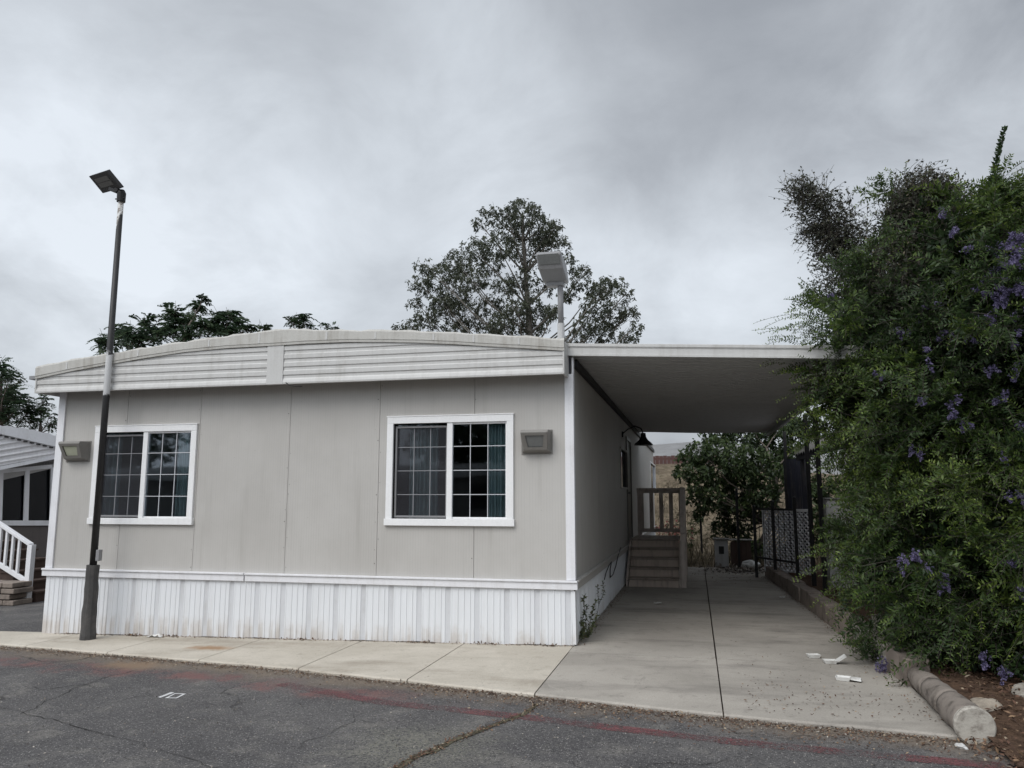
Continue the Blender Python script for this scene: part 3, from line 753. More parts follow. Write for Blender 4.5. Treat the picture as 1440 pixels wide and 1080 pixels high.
# ---- wooden entry steps with a landing and railing
st = thing('entry_steps', 'weathered wooden steps and landing with slatted railing under the carport', 'steps', (-.75, 15.05, 0))
SX0, SX1 = XR + .10, -.30
nst = 5; rise = .168; run = .25; y0 = 15.05
for i in range(nst):
    yy = y0 + i * run; z0 = i * rise; z1 = (i + 1) * rise
    m = MB(); m.box(SX0 + .01, SX1 - .055, yy, yy + .02, z0 + .002, z1 - .04); m.build('riser', M['wood_step'], st, .003)
    m = MB(); e = yy + run + .02 if i < nst - 1 else 17.5
    m.box(SX0, SX1 - .05, yy - .03, e, z1 - .038, z1); m.build('tread' if i < nst - 1 else 'landing', M['wood_tread'], st, .004)
for x in (SX1 - .045, SX0 - .045):
    m = MB(); m.prism([(x, y0, .0), (x, 17.5, 0), (x, 17.5, .80), (x, y0 + 4 * run, .80), (x, y0, .13)], (.04, 0, 0)); m.build('stringer', M['wood_grey'], st, .004)
zl = nst * rise
for x, yy, zt, z0 in ((SX1 - .0, y0 + .06, .98, 0), (SX1 - .0, 16.1, 1.82, 0), (SX1 - .0, 17.46, 1.82, 0), (SX0 + .03, 17.46, 1.82, 0)):
    m = MB(); m.box(x, x + .085, yy - .045, yy + .045, z0, zt); m.build('post', M['wood_grey'], st, .005)
def rail(pa, pb, nb, name='rail'):
    (xa, ya, za, la), (xb, yb, zb_, lb) = pa, pb
    m = MB(); m.bar((xa, ya, za), (xb, yb, zb_), .09, .045); m.bar((xa, ya, za - .055), (xb, yb, zb_ - .055), .035, .07); m.build('rail', M['wood_grey'], st, .004)
    m = MB(); m.bar((xa, ya, la), (xb, yb, lb), .035, .08); m.build('rail', M['wood_grey'], st, .004)
    for k in range(nb):
        u = (k + .5) / nb; x = xa + (xb - xa) * u; y = ya + (yb - ya) * u
        m = MB(); m.box(x - .043, x + .043, y - .017, y + .017, la + (lb - la) * u + .03, za + (zb_ - za) * u - .07); m.build('baluster', M['wood_grey'], st, .003)
rail((SX0 + .02, 17.46, 1.84, zl + .11), (SX1 + .09, 17.46, 1.84, zl + .11), 5)
rail((SX1 + .042, 16.1, 1.84, zl + .11), (SX1 + .042, 17.4, 1.84, zl + .11), 6)
rail((SX1 + .042, y0 + .08, .98, .32), (SX1 + .042, 16.08, 1.80, 1.0), 4)

# ---- wall pack lights on the front
def wall_light(x0, x1, z0, z1, label):
    o = thing('wall_light', label, 'wall light', ((x0 + x1) / 2, YF, (z0 + z1) / 2), 'wall lights on the front of the home')
    D = .19; y = YF - .001; w = x1 - x0; h = z1 - z0; b = MB()
    # hood body: deep at the top, tapering to the wall below
    A = [(x0, y, z0), (x1, y, z0), (x1, y, z1), (x0, y, z1)]
    B = [(x0 + .035, y - .10, z0 + .03), (x1 - .035, y - .10, z0 + .03), (x1 - .012, y - D, z1 - .035), (x0 + .012, y - D, z1 - .035)]
    Cc = [(x0 + .008, y - D + .01, z1 - .005), (x1 - .008, y - D + .01, z1 - .005)]
    i = [tuple(np.array(B[k]) * (1 - t) + np.array(B[(k + 2) % 4]) * t) for k, t in ((0, .17), (1, .17), (2, .17), (3, .17))]
    v = A + B + Cc + i
    b.add(v, [(0, 1, 5, 4), (1, 2, 9, 6, 5), (3, 0, 4, 7, 8), (2, 3, 8, 9), (7, 6, 9, 8), (4, 5, 11, 10), (5, 6, 12, 11), (6, 7, 13, 12), (7, 4, 10, 13), (0, 3, 2, 1)])
    b.build('housing', M['bronze'], o, .006)
    l = MB(); ii = [tuple(np.array(p) + np.array((0, .012, .004))) for p in i]; l.add(ii, [(0, 1, 2, 3)]); l.build('lens', M['lens'] if x0 < -5 else M['lens_grey'], o)
    s = MB(); s.box(x0 - .012, x1 + .012, YF - .012, YF - .0005, z0 - .012, z1 + .012); s.build('back_plate', M['bronze'], o, .003)
    return o
a = onY(86, 648, YF - .1); b = onY(119, 625, YF - .05)
wall_light(float(a[0]), float(a[0]) + .36, float(a[2]), float(a[2]) + .26, 'grey wall light left of the left front window, pale yellowish lens')
a = onY(733, 637, YF - .08)
wall_light(float(a[0]), float(a[0]) + .35, float(a[2]), float(a[2]) + .265, 'grey wall light right of the right front window, grey lens')

# ---- lamp post standing on the pavement
lp = onG(123, 899); LX, LY, LZ = float(lp[0]), float(lp[1]), gz(float(lp[0]))
lamp = thing('street_lamp', 'tall slim dark lamp post with a white band standing on the pavement', 'street lamp', (LX, LY, LZ))
def hz_at(py): return float(onY(150, py, LY)[2])
ztop = hz_at(284); zb0 = hz_at(795)
m = MB(); n = 10; pts = []; rad = []
for i in range(n + 1):
    u = i / n; z = LZ - .05 + (zb0 - LZ + .05) * u; pts.append((LX + .02 * math.sin(i * 1.3) * .2, LY, z)); rad.append(.092 - .017 * u + .004 * math.sin(i * 2.1))
m.tube(pts, rad, 10); m.build('base', M['stub'], lamp, smooth=False)
def pole_mat():
    t = NT('painted_lamp_pole'); c = t.coord(); sx = t.n('ShaderNodeSeparateXYZ'); t.set(sx, 0, c)
    nz = t.math('MULTIPLY_ADD', t.noise(c, 14, 4, .7), .22, -.11)
    zj = t.math('ADD', (sx, 2), nz)
    band = t.math('MULTIPLY', t.ramp(zj, hz_at(556), hz_at(553)), t.ramp(zj, hz_at(496), hz_at(499)))
    diag = t.math('ADD', zj, t.math('MULTIPLY', (sx, 0), -4.0))
    top = t.ramp(diag, hz_at(318) - 4 * LX, hz_at(312) - 4 * LX)
    col = t.mix(band, t.mix(t.noise(c, 30, 4), (.010, .0095, .010), (.030, .029, .029)), (.50, .50, .50))
    col = t.mix(top, col, t.mix(t.ramp(t.noise(c, 20, 4), .45, .6), (.55, .55, .54), (.22, .2, .18)))
    return t.done(t.bsdf(col, .5, 0, t.bump(t.noise(c, 40), .2, .004), .4))
m = MB(); m.tube([(LX, LY, zb0 - .05), (LX + .004, LY, (zb0 + ztop) / 2), (LX + .0, LY, ztop)], [.044, .041, .036], 14); m.build('pole', pole_mat(), lamp, smooth=True)
m = MB(); tz = hz_at(781); m.box(LX + .05, LX + .10, LY - .03, LY + .03, tz - .07, tz + .07); m.build('tag', M['grey_metal'], lamp, .004)
# LED head: slip fitter, elbow and tilted flat panel
m = MB(); m.tube([(LX, LY, ztop - .02), (LX, LY, ztop + .10), (LX - .01, LY, ztop + .14)], [.056, .058, .045], 12); m.tube([(LX - .075, LY - .02, ztop + .02), (LX + .075, LY - .02, ztop + .02)], .009, 8)
m.build('fitter', M['dark_metal'], lamp, smooth=False)
hc = np.array([LX - .17, LY - .05, ztop + .285])
# panel axes: long axis runs up and to the left, tilted to face down to the road
ca = onY(123, 248, LY + .10); cb = onY(151, 240, LY - .20); cc = onY(168, 265, LY - .10); cd = onY(146, 272, LY + .20)
ctr = (ca + cb + cc + cd) / 4
u = (cc + cd - ca - cb) / 4; v = (cb + cc - ca - cd) / 4
nrm = np.cross(u, v); nrm /= np.linalg.norm(nrm)
if nrm[2] < 0: nrm = -nrm
m = MB(); th = .055
q = [ctr - u - v, ctr + u - v, ctr + u + v, ctr - u + v]
m.hexa([p for p in q] + [p + nrm * th for p in q])
for k in range(-3, 4):
    p = ctr + nrm * (th + .012) + v * k * .24; m.bar(p - u * .5, p + u * .85, .012, .03, nrm)
head = m.build('lamp_head', M['dark_metal'], lamp, .012)
m = MB()
for s in (-.32, .22):
    p = ctr - nrm * .004 + u * s; m.hexa([p - u * .24 - v * .70, p + u * .24 - v * .70, p + u * .24 + v * .70, p - u * .24 + v * .70] + [p - u * .24 - v * .70 + nrm * .006, p + u * .24 - v * .70 + nrm * .006, p + u * .24 + v * .70 + nrm * .006, p - u * .24 + v * .70 + nrm * .006])
m.build('lens', M['led'], head)
m = MB(); e = ctr + u * 1.0 + nrm * .02; m.bar((LX, LY, ztop + .11), tuple(e - u * .2), .085, .07); m.tube([(LX - .05, LY - .055, ztop + .14), (LX - .05, LY + .055, ztop + .14)], .035, 10); m.build('elbow', M['dark_metal'], lamp, .006)

# ---- flood lamp standing on the roof corner
rp = onY(789, 474, YF + .25); RX, RY, RZ = float(rp[0]), YF + .25, 3.42
rl = thing('roof_flood_lamp', 'grey floodlight on a short pole at the right roof corner', 'floodlight', (RX, RY, RZ))
def rz(py): return float(onY(789, py, RY)[2])
m = MB(); m.tube([(RX, RY, RZ), (RX, RY, rz(455))], .045, 12); m.build('pole_sleeve', M['light_metal'], rl, smooth=False)
m = MB(); m.tube([(RX, RY, rz(456)), (RX - .005, RY, rz(398))], .036, 12); m.build('pole', M['grey_metal'], rl, smooth=True)
m = MB(); xa = float(onY(759, 380, RY - .15)[0]); xb = float(onY(797, 380, RY - .15)[0]); za = rz(397); zt = rz(363)
# cobra-like box: back at the pole, glass front sloping towards the road
pf = [(RY + .09, za + .0), (RY - .06, za - .0), (RY - .28, za + .10), (RY - .36, zt - .05), (RY - .30, zt), (RY + .09, zt - .06)]
tilt = lambda y, z: (z - za) * -.10
m.prism([(xa - tilt(0, 0) * 0 + .02 - (z - za) * .12, y, z) for y, z in pf], (xb - xa - .03, 0, 0)); hd = m.build('lamp_head', M['grey_metal'], rl, .018)
m = MB(); (y1, z1), (y2, z2) = pf[2], pf[3]; y1, z1 = y1 + (y2 - y1) * .3, z1 + (z2 - z1) * .3
dx0 = lambda z: xa + .045 - (z - za) * .12; dx1 = lambda z: xb - .035 - (z - za) * .12
nn = np.array([0, -(z2 - z1), (y2 - y1)]); nn = nn / np.linalg.norm(nn) * .006
m.add([np.array(p) + nn for p in ((dx0(z1), y1, z1), (dx1(z1), y1, z1), (dx1(z2), y2, z2), (dx0(z2), y2, z2))], [(0, 1, 2, 3)])
m.build('lens', M['lens_grey'], hd)
m = MB(); a_, b_ = pf[1], pf[2]
m.box(xa + .06, xb - .06, RY - .05, RY + .07, za - .05, za + .01); m.build('bracket', M['grey_metal'], rl, .008)

# ---- barn lamp by the door
by = 18.5
bp = onX(886, 617, XR); bl = thing('barn_lamp', 'small black barn lamp with wide shade beside the entry door', 'wall lamp', (XR, by, 2.9))
sc = onX(905, 626, XR + .42); by = float(sc[1]); sz = float(sc[2]); sxx = XR + .42
m = MB(); m.tube([(sxx, by, sz), (sxx, by, sz + .05), (sxx, by, sz + .10), (sxx, by, sz + .16), (sxx, by, sz + .24)], [.19, .15, .09, .055, .045], 20, cap=True); m.build('shade', M['black'], bl, smooth=False)
m = MB(); m.tube([(sxx, by, sz + .22), (sxx - .04, by, sz + .33), (sxx - .16, by, sz + .38), (sxx - .30, by, sz + .32), (XR, by, sz + .22)], .013, 8); m.build('arm', M['black'], bl, smooth=True)
m = MB(); m.tube([(XR + .0005, by, sz + .22), (XR + .03, by, sz + .22)], .06, 14); m.build('wall_plate', M['black'], bl)

# ---- kerb of blocks along the right side of the driveway
kl = [(1.38, 17.75), (1.50, 15.2), (1.60, 12.6), (1.70, 9.9), (1.735, 8.6), (1.75, 7.95)]
def kerb_x(y):
    for (a, b), (c, d) in zip(kl, kl[1:]):
        if y >= d: return a + (c - a) * (b - y) / (b - d)
    return kl[-1][0]
places = ['at the far end by the lattice', 'second from the far end', 'third from the far end', 'fourth from the far end', 'fifth from the far end', 'sixth from the far end', 'seventh from the far end', 'eighth from the far end', 'ninth from the far end', 'tenth from the far end',
          'eleventh from the far end', 'third back from the rounded log', 'second back from the rounded log', 'touching the rounded log']
y = 17.75; step = (17.75 - 7.78) / 14
for i in range(14):
    ya, yb = y - .008, y - step + .008; xa, xb = kerb_x(ya), kerb_x(yb); j = rnd.uniform(-.012, .012); h = .225 + rnd.uniform(-.012, .012); w = .21
    m = MB(); g = 5; rows = []
    m.hexa([(xa + j, ya, -.04), (xa + w + j, ya, -.04), (xb + w + j, yb, -.04), (xb + j, yb, -.04), (xa + j + .006, ya, h), (xa + w + j, ya, h), (xb + w + j, yb, h + .006), (xb + j + .006, yb, h + .004)])
    o = m.build('kerb_block', M['block'] if i not in (11, 12) else M['block_pale'], None, .014)
    o.location = (0, 0, 0)
    tag(o, ('grey ' if i in (11, 12) else 'brown ') + 'kerb block of the driveway border, ' + places[i], 'kerb block', 'kerb blocks along the driveway')
    y -= step
# pale upper row set back on the last few
for i, (ya, yb, xo, lab) in enumerate(((9.9, 9.3, .20, 'pale block set behind the driveway kerb, farthest of the three'), (9.28, 8.72, .21, 'pale block set behind the driveway kerb, middle of the three'), (8.70, 8.2, .215, 'pale block set behind the driveway kerb, nearest of the three'))):
    m = MB(); xa, xb = kerb_x(ya) + xo + .02, kerb_x(yb) + xo + .02
    m.hexa([(xa, ya, 0), (xa + .19, ya, 0), (xb + .19, yb, 0), (xb, yb, 0), (xa, ya, .33), (xa + .19, ya, .33), (xb + .19, yb, .32), (xb, yb, .32)])
    tag(m.build('border_block', M['block_pale'], None, .014), lab, 'block', 'pale blocks behind the kerb')
# rounded concrete log ending in a pale disc
lg = thing('concrete_log', 'rounded brown concrete log edging with a pale round end by the road', 'edging log', (1.95, 6.5, 0))
ax0 = np.array([1.865, 7.80, .085]); ax1 = np.array([1.835, 6.27, .080]); rr = .136
def logpt(u): return ax0 + (ax1 - ax0) * u
cuts = [0, .33, .66, 1.0]
for a, b in zip(cuts, cuts[1:]):
    m = MB(); k = 7; pts = []; rad = []
    for i in range(k + 1):
        u = a + .006 + (b - a - .012) * i / k; pts.append(logpt(u)); rad.append((rr - .045 + .035 * u) * (.975 if i in (0, k) else 1 + .02 * math.sin(i * 2.3 + a * 9)))
    m.tube(pts, rad, 28)
    m.v = [(x + .004 * math.sin(y * 13 + z * 31) + rnd.uniform(-.003, .003), y, z + .003 * math.sin(y * 9 + x * 29) + rnd.uniform(-.003, .003)) for x, y, z in m.v]
    m.build('log_section', M['log'], lg, smooth=True)
m = MB(); d = (ax1 - ax0) / np.linalg.norm(ax1 - ax0); m.tube([ax1 - d * .02, ax1 + d * .02, ax1 + d * .035], [rr * .95, rr * .98, rr * .90], 30); m.build('log_end', M['log_end'], lg)

def rock(name, c, r, seed, mat, label, cat, group=None, flat=.6):
    import bmesh
    from mathutils import noise
    me = bpy.data.meshes.new(name); bm = bmesh.new(); bmesh.ops.create_icosphere(bm, subdivisions=3, radius=1)
    for v in bm.verts:
        k = 1 + .35 * noise.noise(v.co * 1.3 + Vector((seed, 0, 0))) + .08 * noise.noise(v.co * 5 + Vector((seed, 3, 0)))
        v.co = Vector((v.co.x * r[0] * k, v.co.y * r[1] * k, v.co.z * r[2] * k))
    bm.to_mesh(me); bm.free()
    o = link(name, me, None, mat); o.location = c; o.rotation_euler = (0, 0, seed)
    return tag(o, label, cat, group)
p = onZ(1392, 1000, .05); rock('rock', (p[0], p[1], .07), (.17, .12, .07), 1.3, M['stone'], 'flat tan rock in the mulch beside the log end', 'rock', 'rocks in the planting bed')
p = onZ(1436, 985, .05); rock('rock', (p[0] + .08, p[1], .10), (.22, .13, .09), 4.1, M['block_pale'], 'large pale rock in the mulch at the right border', 'rock', 'rocks in the planting bed')
p = onZ(1352, 1052, -.03); rock('rock', (p[0], p[1], -.02), (.045, .03, .02), 2.2, M['bag'], 'small white stone on the road in front of the log end', 'stone', 'rocks in the planting bed')

# ---- litter on the driveway
def foam_box(px, py, rot, label, lid):
    p = onG(px, py); o = thing('foam_container', label, 'foam container', (p[0], p[1], 0), 'white foam containers on the driveway'); cs, sn = math.cos(rot), math.sin(rot)
    def T(x, y, z): return (p[0] + x * cs - y * sn, p[1] + x * sn + y * cs, z)
    m = MB(); a, b, h = .064, .047, .036
    B = [T(-a * .8, -b * .8, .003), T(a * .8, -b * .8, .003), T(a * .8, b * .8, .003), T(-a * .8, b * .8, .003)]; Tp = [T(-a, -b, h), T(a, -b, h), T(a, b, h), T(-a, b, h)]
    In = [T(-a * .9, -b * .9, h), T(a * .9, -b * .9, h), T(a * .9, b * .9, h), T(-a * .9, b * .9, h)]; Bi = [T(-a * .72, -b * .72, .012), T(a * .72, -b * .72, .012), T(a * .72, b * .72, .012), T(-a * .72, b * .72, .012)]
    f = [(3, 2, 1, 0)]
    for s in (0, 4, 8): f += [(s + i, s + (i + 1) % 4, s + 4 + (i + 1) % 4, s + 4 + i) for i in range(4)]
    f.append((12, 13, 14, 15)); m.add(B + Tp + In + Bi, f); m.build('tray', M['foam'], o)
    if lid:
        l = MB(); l.hexa([T(a, -b * .9, .02), T(a + .09, -b * .8, lid), T(a + .09, b * .8, lid), T(a, b * .9, .02), T(a, -b * .9, .032), T(a + .085, -b * .7, lid + .02), T(a + .085, b * .7, lid + .02), T(a, b * .9, .032)]); l.build('lid', M['foam'], o)
foam_box(1144, 925, .2, 'white foam container on the driveway, farthest of the three', 0)
foam_box(1167, 933, .1, 'white foam container with its lid raised, between the other two', .07)
foam_box(1186, 957, -.25, 'white foam container on the driveway nearest the road', .012)
def scrap(px, py, w, label, rot=.3):
    p = onG(px, py); m = MB(); r = random.Random(px); rows = []
    for i in range(5):
        rows.append([(p[0] + (i / 4 - .5) * w, p[1] + (j / 4 - .5) * w * .7, .008 + r.uniform(0, w * .22)) for j in range(5)])
    m.grid(rows); tag(m.build('paper_scrap', M['foam']), label, 'paper scrap', 'paper scraps on the driveway')
scrap(925, 850, .12, 'crumpled white scrap on the driveway in front of the steps')
scrap(1100, 841, .09, 'crumpled white scrap on the driveway beside the kerb blocks')
p = onG(1055, 800); rock('rubbish_bag', (p[0], p[1], .09), (.22, .15, .11), 3.3, M['bag'], 'dusty white rubbish bag at the far end of the driveway', 'bag')
p = onZ(232, 892, gz(-6.6)); 
m = MB(); rows = []; r = random.Random(4)
for i in range(6): rows.append([(p[0] + (i / 5 - .5) * .2, 8.86 + j * .03, gz(p[0]) + .006 + r.uniform(0, .04) * (1 - abs(i - 2.5) / 3)) for j in range(4)])
m.grid(rows); tag(m.build('paper_scrap', M['foam']), 'torn white scrap lying against the left part of the white skirting', 'paper scrap')

# ---- service boxes at the back of the drive
ub = onG(1016, 797); o = thing('meter_box', 'pale grey electric meter box with lid at the back of the driveway', 'meter box', (ub[0], ub[1], 0))
x, y = float(ub[0]), float(ub[1]); H = float(onY(1015, 757, y)[2])
m = MB(); m.box(x - .17, x + .15, y, y + .2, -.05, H - .05); m.build('cabinet', M['light_metal'], o, .01)
m = MB(); m.box(x - .20, x + .18, y - .04, y + .24, H - .05, H); m.build('lid', M['bronze'], o, .008)
m = MB(); m.box(x - .07, x + .05, y - .012, y - .0005, H * .45, H * .72); m.build('meter_window', M['black'], o, .004)
o = thing('wooden_box', 'dark weathered wooden box beside the meter box', 'wooden box', (x + .42, y + .1, 0))
m = MB()
for k in range(4): m.box(x + .22 + k * .12, x + .33 + k * .12, y + .12, y + .14, 0, H - .06 + rnd.uniform(-.03, .03))
m.box(x + .22, x + .69, y + .15, y + .45, 0, H - .12); m.build('body', M['brown_wood'], o, .004)
m = MB(); m.box(x + .19, x + .72, y + .09, y + .48, H - .055, H - .03); m.build('top', M['bronze'], o, .004)

# ---- black iron fence, white lattice, patio of the neighbour on the right
fx = [(1040, 688, 797), (1063, 712, 782), (1090, 705, 792), (1122, 700, 806)]
io = thing('iron_fence', 'black iron fence posts and rail in front of the white lattice', 'fence', (1.9, 17.2, 0))
tops = []
for i, (px, pt, pb) in enumerate(fx):
    yy = (19.2, 17.4, 16.7, 16.0)[i]; q = onY(px, pb, yy); t_ = onY(px, pt, yy)
    m = MB(); m.box(q[0] - .03, q[0] + .03, yy - .03, yy + .03, -.02, float(t_[2])); m.tube([(q[0], yy, t_[2]), (q[0], yy, t_[2] + .03)], [.045, .01], 8); m.build('post', M['black'], io, .004); tops.append((q[0], yy))
for zz in (1.42, .42):
    m = MB()
    for a, b in zip(tops[1:], tops[2:]): m.bar((*a, zz), (*b, zz), .03, .04)
    m.build('rail', M['black'], io, .003)
m = MB()
for a, b in zip(tops[1:], tops[2:]):
    for k in range(1, 4):
        u = k / 4; m.bar((a[0] + (b[0] - a[0]) * u, a[1] + (b[1] - a[1]) * u, .3), (a[0] + (b[0] - a[0]) * u, a[1] + (b[1] - a[1]) * u, 1.45), .012, .012)
m.build('bars', M['black'], io)
la, lb = onY(1073, 720, 17.6), onY(1140, 720, 16.6); lz0, lz1 = .14, float(onY(1075, 717, 17.6)[2])
lt = thing('lattice_panel', 'white diagonal lattice panel behind the black iron fence', 'lattice', (float(la[0]), 17.6, 0))
m = MB(); W = float(np.hypot(lb[0] - la[0], lb[1] - la[1])); dx = (lb - la) / W
def LP(u, z, o=0): return (la[0] + dx[0] * u, la[1] + dx[1] * u + o, z)
Hh = lz1 - lz0; s = .105; k = -Hh
while k < W:
    u0, z0 = max(k, 0), lz0 + max(0, -k); u1 = min(k + Hh, W); z1 = lz0 + (u1 - k)
    if u1 - u0 > .02: m.bar(LP(u0, z0), LP(u1, z1), .012, .042, (dx[1] * -1, dx[0], 0)); m.bar(LP(W - u0, z0, .014), LP(W - u1, z1, .014), .012, .042, (dx[1] * -1, dx[0], 0))
    k += s
m.build('lattice', M['white'], lt)
m = MB(); m.bar(LP(0, lz1), LP(W, lz1), .05, .06); m.bar(LP(0, lz0), LP(W, lz0), .05, .06); m.bar(LP(0, lz0), LP(0, lz1), .05, .06); m.bar(LP(W, lz0), LP(W, lz1), .05, .06)
m.build('frame', M['white'], lt, .003)
# patio cover with scalloped white edge
pc = thing('patio_cover', 'small patio cover with a scalloped white metal edge beyond the bush', 'patio cover', (3.0, 15.5, 0))
A_ = onY(1118, 636, 17.0); B_ = onY(1180, 617, 14.2); A_ = A_ - (B_ - A_) * .02; Cq = B_ + (B_ - A_) * 1.0
m = MB(); n = 34; rows = [[], [], []]
dirr = (Cq - A_)
for i in range(n * 6 + 1):
    u = i / (n * 6); b = A_ + dirr * u; sca = abs(math.sin(u * n * math.pi)); o_ = .012 * math.sin(u * n * 2 * math.pi)
    rows[0].append((b[0] + o_, b[1], b[2] - .02 - .075 * sca)); rows[1].append((b[0] + o_, b[1], b[2] + .10)); rows[2].append((b[0] + 2.6, b[1] + 1.2, b[2] + .28))
m.grid(rows[:2]); m.build('valance', M['fascia'], pc)
m = MB(); m.grid([rows[1][::12], rows[2][::12]]); m.build('roof_sheet', M['galv'], pc)
m = MB(); m.bar(A_ + np.array([.06, 0, -.10]), Cq + np.array([.06, 0, -.10]), .06, .14); m.build('beam', M['navy'], pc, .004)
for u in (.05, .52, .98):
    b = A_ + dirr * u; m = MB(); m.box(b[0] + .03, b[0] + .10, b[1] - .04, b[1] + .04, -.02, b[2] - .17); m.build('post', M['light_metal'] if u > .1 else M['navy'], pc, .004)
sa, sb = onY(1104, 655, 18.6), onY(1133, 655, 18.2)
so = thing('privacy_screen', 'dark navy slatted privacy screen under the patio cover', 'screen', (float(sa[0]), 18.4, 0))
z0, z1 = .6, float(sa[2]) + .12
for k in range(4):
    u0, u1 = k / 4 + .01, (k + 1) / 4 - .01; a, b = sa + (sb - sa) * u0, sa + (sb - sa) * u1
    m = MB(); m.bar((a[0], a[1], (z0 + z1) / 2), (b[0], b[1], (z0 + z1) / 2), .02, z1 - z0); m.build('slat', M['navy'], so, .003)
m = MB(); m.bar((sa[0], sa[1] + .03, z1), (sb[0], sb[1] + .03, z1), .05, .06); m.bar((sa[0], sa[1] + .03, z0), (sb[0], sb[1] + .03, z0), .05, .06); m.bar((sa[0], sa[1] + .04, -.02), (sa[0], sa[1] + .04, z1), .06, .06); m.build('frame', M['navy'], so)
ga, gb = onY(1163, 735, 14.6), onY(1188, 700, 14.6)
o = thing('storage_cabinet', 'pale grey cabinet standing on the patio behind the bush', 'cabinet', (float(ga[0]), 14.6, 0))
m = MB(); m.box(ga[0], ga[0] + .7, 14.6, 15.0, .12, float(gb[2]) - .03); m.build('body', M['light_metal'], o, .01)
m = MB(); m.box(ga[0] - .02, ga[0] + .72, 14.57, 15.02, float(gb[2]) - .029, float(gb[2])); m.build('top', M['grey_metal'], o, .005)
m = MB(); m.box(ga[0] + .02, ga[0] + .34, 14.585, 14.599, .2, float(gb[2]) - .06); m.box(ga[0] + .36, ga[0] + .68, 14.585, 14.599, .2, float(gb[2]) - .06); m.build('door', M['light_metal'], o, .004)
# back wall of the neighbour's home on the right, behind the patio
o = thing('neighbour_wall', 'dim grey wall of the next home behind the patio cover', 'house wall', (5.2, 16, 0))
m = MB(); m.box(4.6, 4.7, 9, 24, -.05, 3.0); m.build('wall', M['siding'], o)
m = MB(); m.box(4.3, 9, 8.8, 24.2, 3.0, 3.15); m.build('roof', M['galv'], o)

# ---- neighbour's home on the left
nb = thing('neighbouring_home', 'neighbouring home at far left with corrugated metal front and dark sliding windows', 'mobile home', (-13, 13.5, 0))
A = onY(-60, 690, 12.6); Bq = onY(80, 690, 14.4)
A = np.array([A[0], A[1]]); Bq = np.array([Bq[0], Bq[1]]); dv = (Bq - A) / np.linalg.norm(Bq - A); nv = np.array([dv[1], -dv[0]])
def NP(px, py, off=0):
    """point of the neighbour's front wall on this sight line, stepped off towards the road"""
    d = ray(px, py); A0 = A + nv * off; t_ = ((A0[0] - CAM[0]) * nv[0] + (A0[1] - CAM[1]) * nv[1]) / (d[0] * nv[0] + d[1] * nv[1]); return CAM + d * t_
def wallpoly(m, pix, off, th=.05, mi=0):
    pts = [NP(x, y, off) for x, y in pix]; m.prism(pts, (-nv[0] * th, -nv[1] * th, 0), mi)
def inn(pix, k=1): return pix
m = MB(); wz = NP(75, 560)[2]
wallpoly(m, [(-60, 737), (95, 737), (95, 846), (-60, 862)], 0); wallpoly(m, [(-60, 640), (95, 640), (95, 655), (-60, 661)], 0); wallpoly(m, [(74, 655), (95, 655), (95, 737), (74, 737)], 0); wallpoly(m, [(-60, 661), (-5, 661), (-5, 737), (-60, 737)], 0)
m.build('wall', M['nbwall'], nb)
m = MB()
for pix in ([(-5, 661), (74, 653), (74, 658.5), (-5, 666.5)], [(-5, 732), (74, 732), (74, 739), (-5, 739)], [(36, 662), (42, 661.4), (40, 732), (34, 732)], [(-5, 666), (5, 665), (3, 732), (-5, 732)], [(72, 658), (77, 657), (77, 732), (71, 732)]):
    wallpoly(m, pix, .03 + .003 * len(m.f) / 6)
wn = m.build('window', M['white'], nb)
m = MB(); wallpoly(m, [(0, 660), (76, 655), (76, 736), (0, 736)], -.06, .01); m.build('pane', M['dark_glass'], wn)
m = MB(); wallpoly(m, [(-10, 640), (90, 640), (90, 760), (-10, 760)], -.7, .02); m.build('interior_wall', M['room'], nb)
# corrugated metal front above the windows
m = MB(); lo = [(-60, 668), (0, 655), (90, 638)]; hi = [(-60, 597), (0, 610), (90, 631)]
nr = 26; rows = []
for r_ in range(nr + 1):
    u = r_ / nr; row = []
    for px in np.linspace(-60, 90, 12):
        l = np.interp(px, [a for a, _ in lo], [b for _, b in lo]); h = np.interp(px, [a for a, _ in hi], [b for _, b in hi])
        yy = 668 + (597 - 668) * u - (px + 60) * .165
        yy = min(max(yy, h), l)
        p = NP(px, yy, .42 + .02 * (r_ % 3 == 0)); row.append(tuple(p))
    rows.append(row)
m.grid(rows); m.build('fascia', M['galv'], nb)
m = MB(); wallpoly(m, [(-60, 668), (90, 638), (90, 643), (-60, 673)], .45, .06); m.build('fascia_edge', M['white'], nb)
m = MB(); wallpoly(m, [(-60, 674), (90, 643.5), (90, 655), (-60, 690)], .0, .3); m.build('soffit', M['soffit'], nb)
m = MB(); nn = 14
top = [(-60, 594 - 0), (0, 598), (40, 603), (90, 615)]
rows = []
for px in np.linspace(-60, 90, 22):
    ty = np.interp(px, [a for a, _ in top], [b for _, b in top]); by_ = np.interp(px, [a for a, _ in hi], [b for _, b in hi])
    a = NP(px, by_, .46); b = NP(px, ty + 1.0 * math.sin(px * .35), .46); c = b + np.array([-nv[0] * 6, -nv[1] * 6, .05]); rows.append([tuple(a), tuple(b), tuple(c)])
m.grid(rows); m.build('roof', M['white'], nb)
m = MB()
for px in range(-56, 90, 9):
    y_ = np.interp(px, [a for a, _ in hi], [b for _, b in hi]); wallpoly(m, [(px, y_ + 1.5), (px + 5, y_ + 2.2), (px + 5, y_ + 3.8), (px, y_ + 3.1)], .47, .03)
m.build('gap_shadow_dashes', M['dark_metal'], nb)  # dark dashes modelled in place of the gap shadow below the roof edge

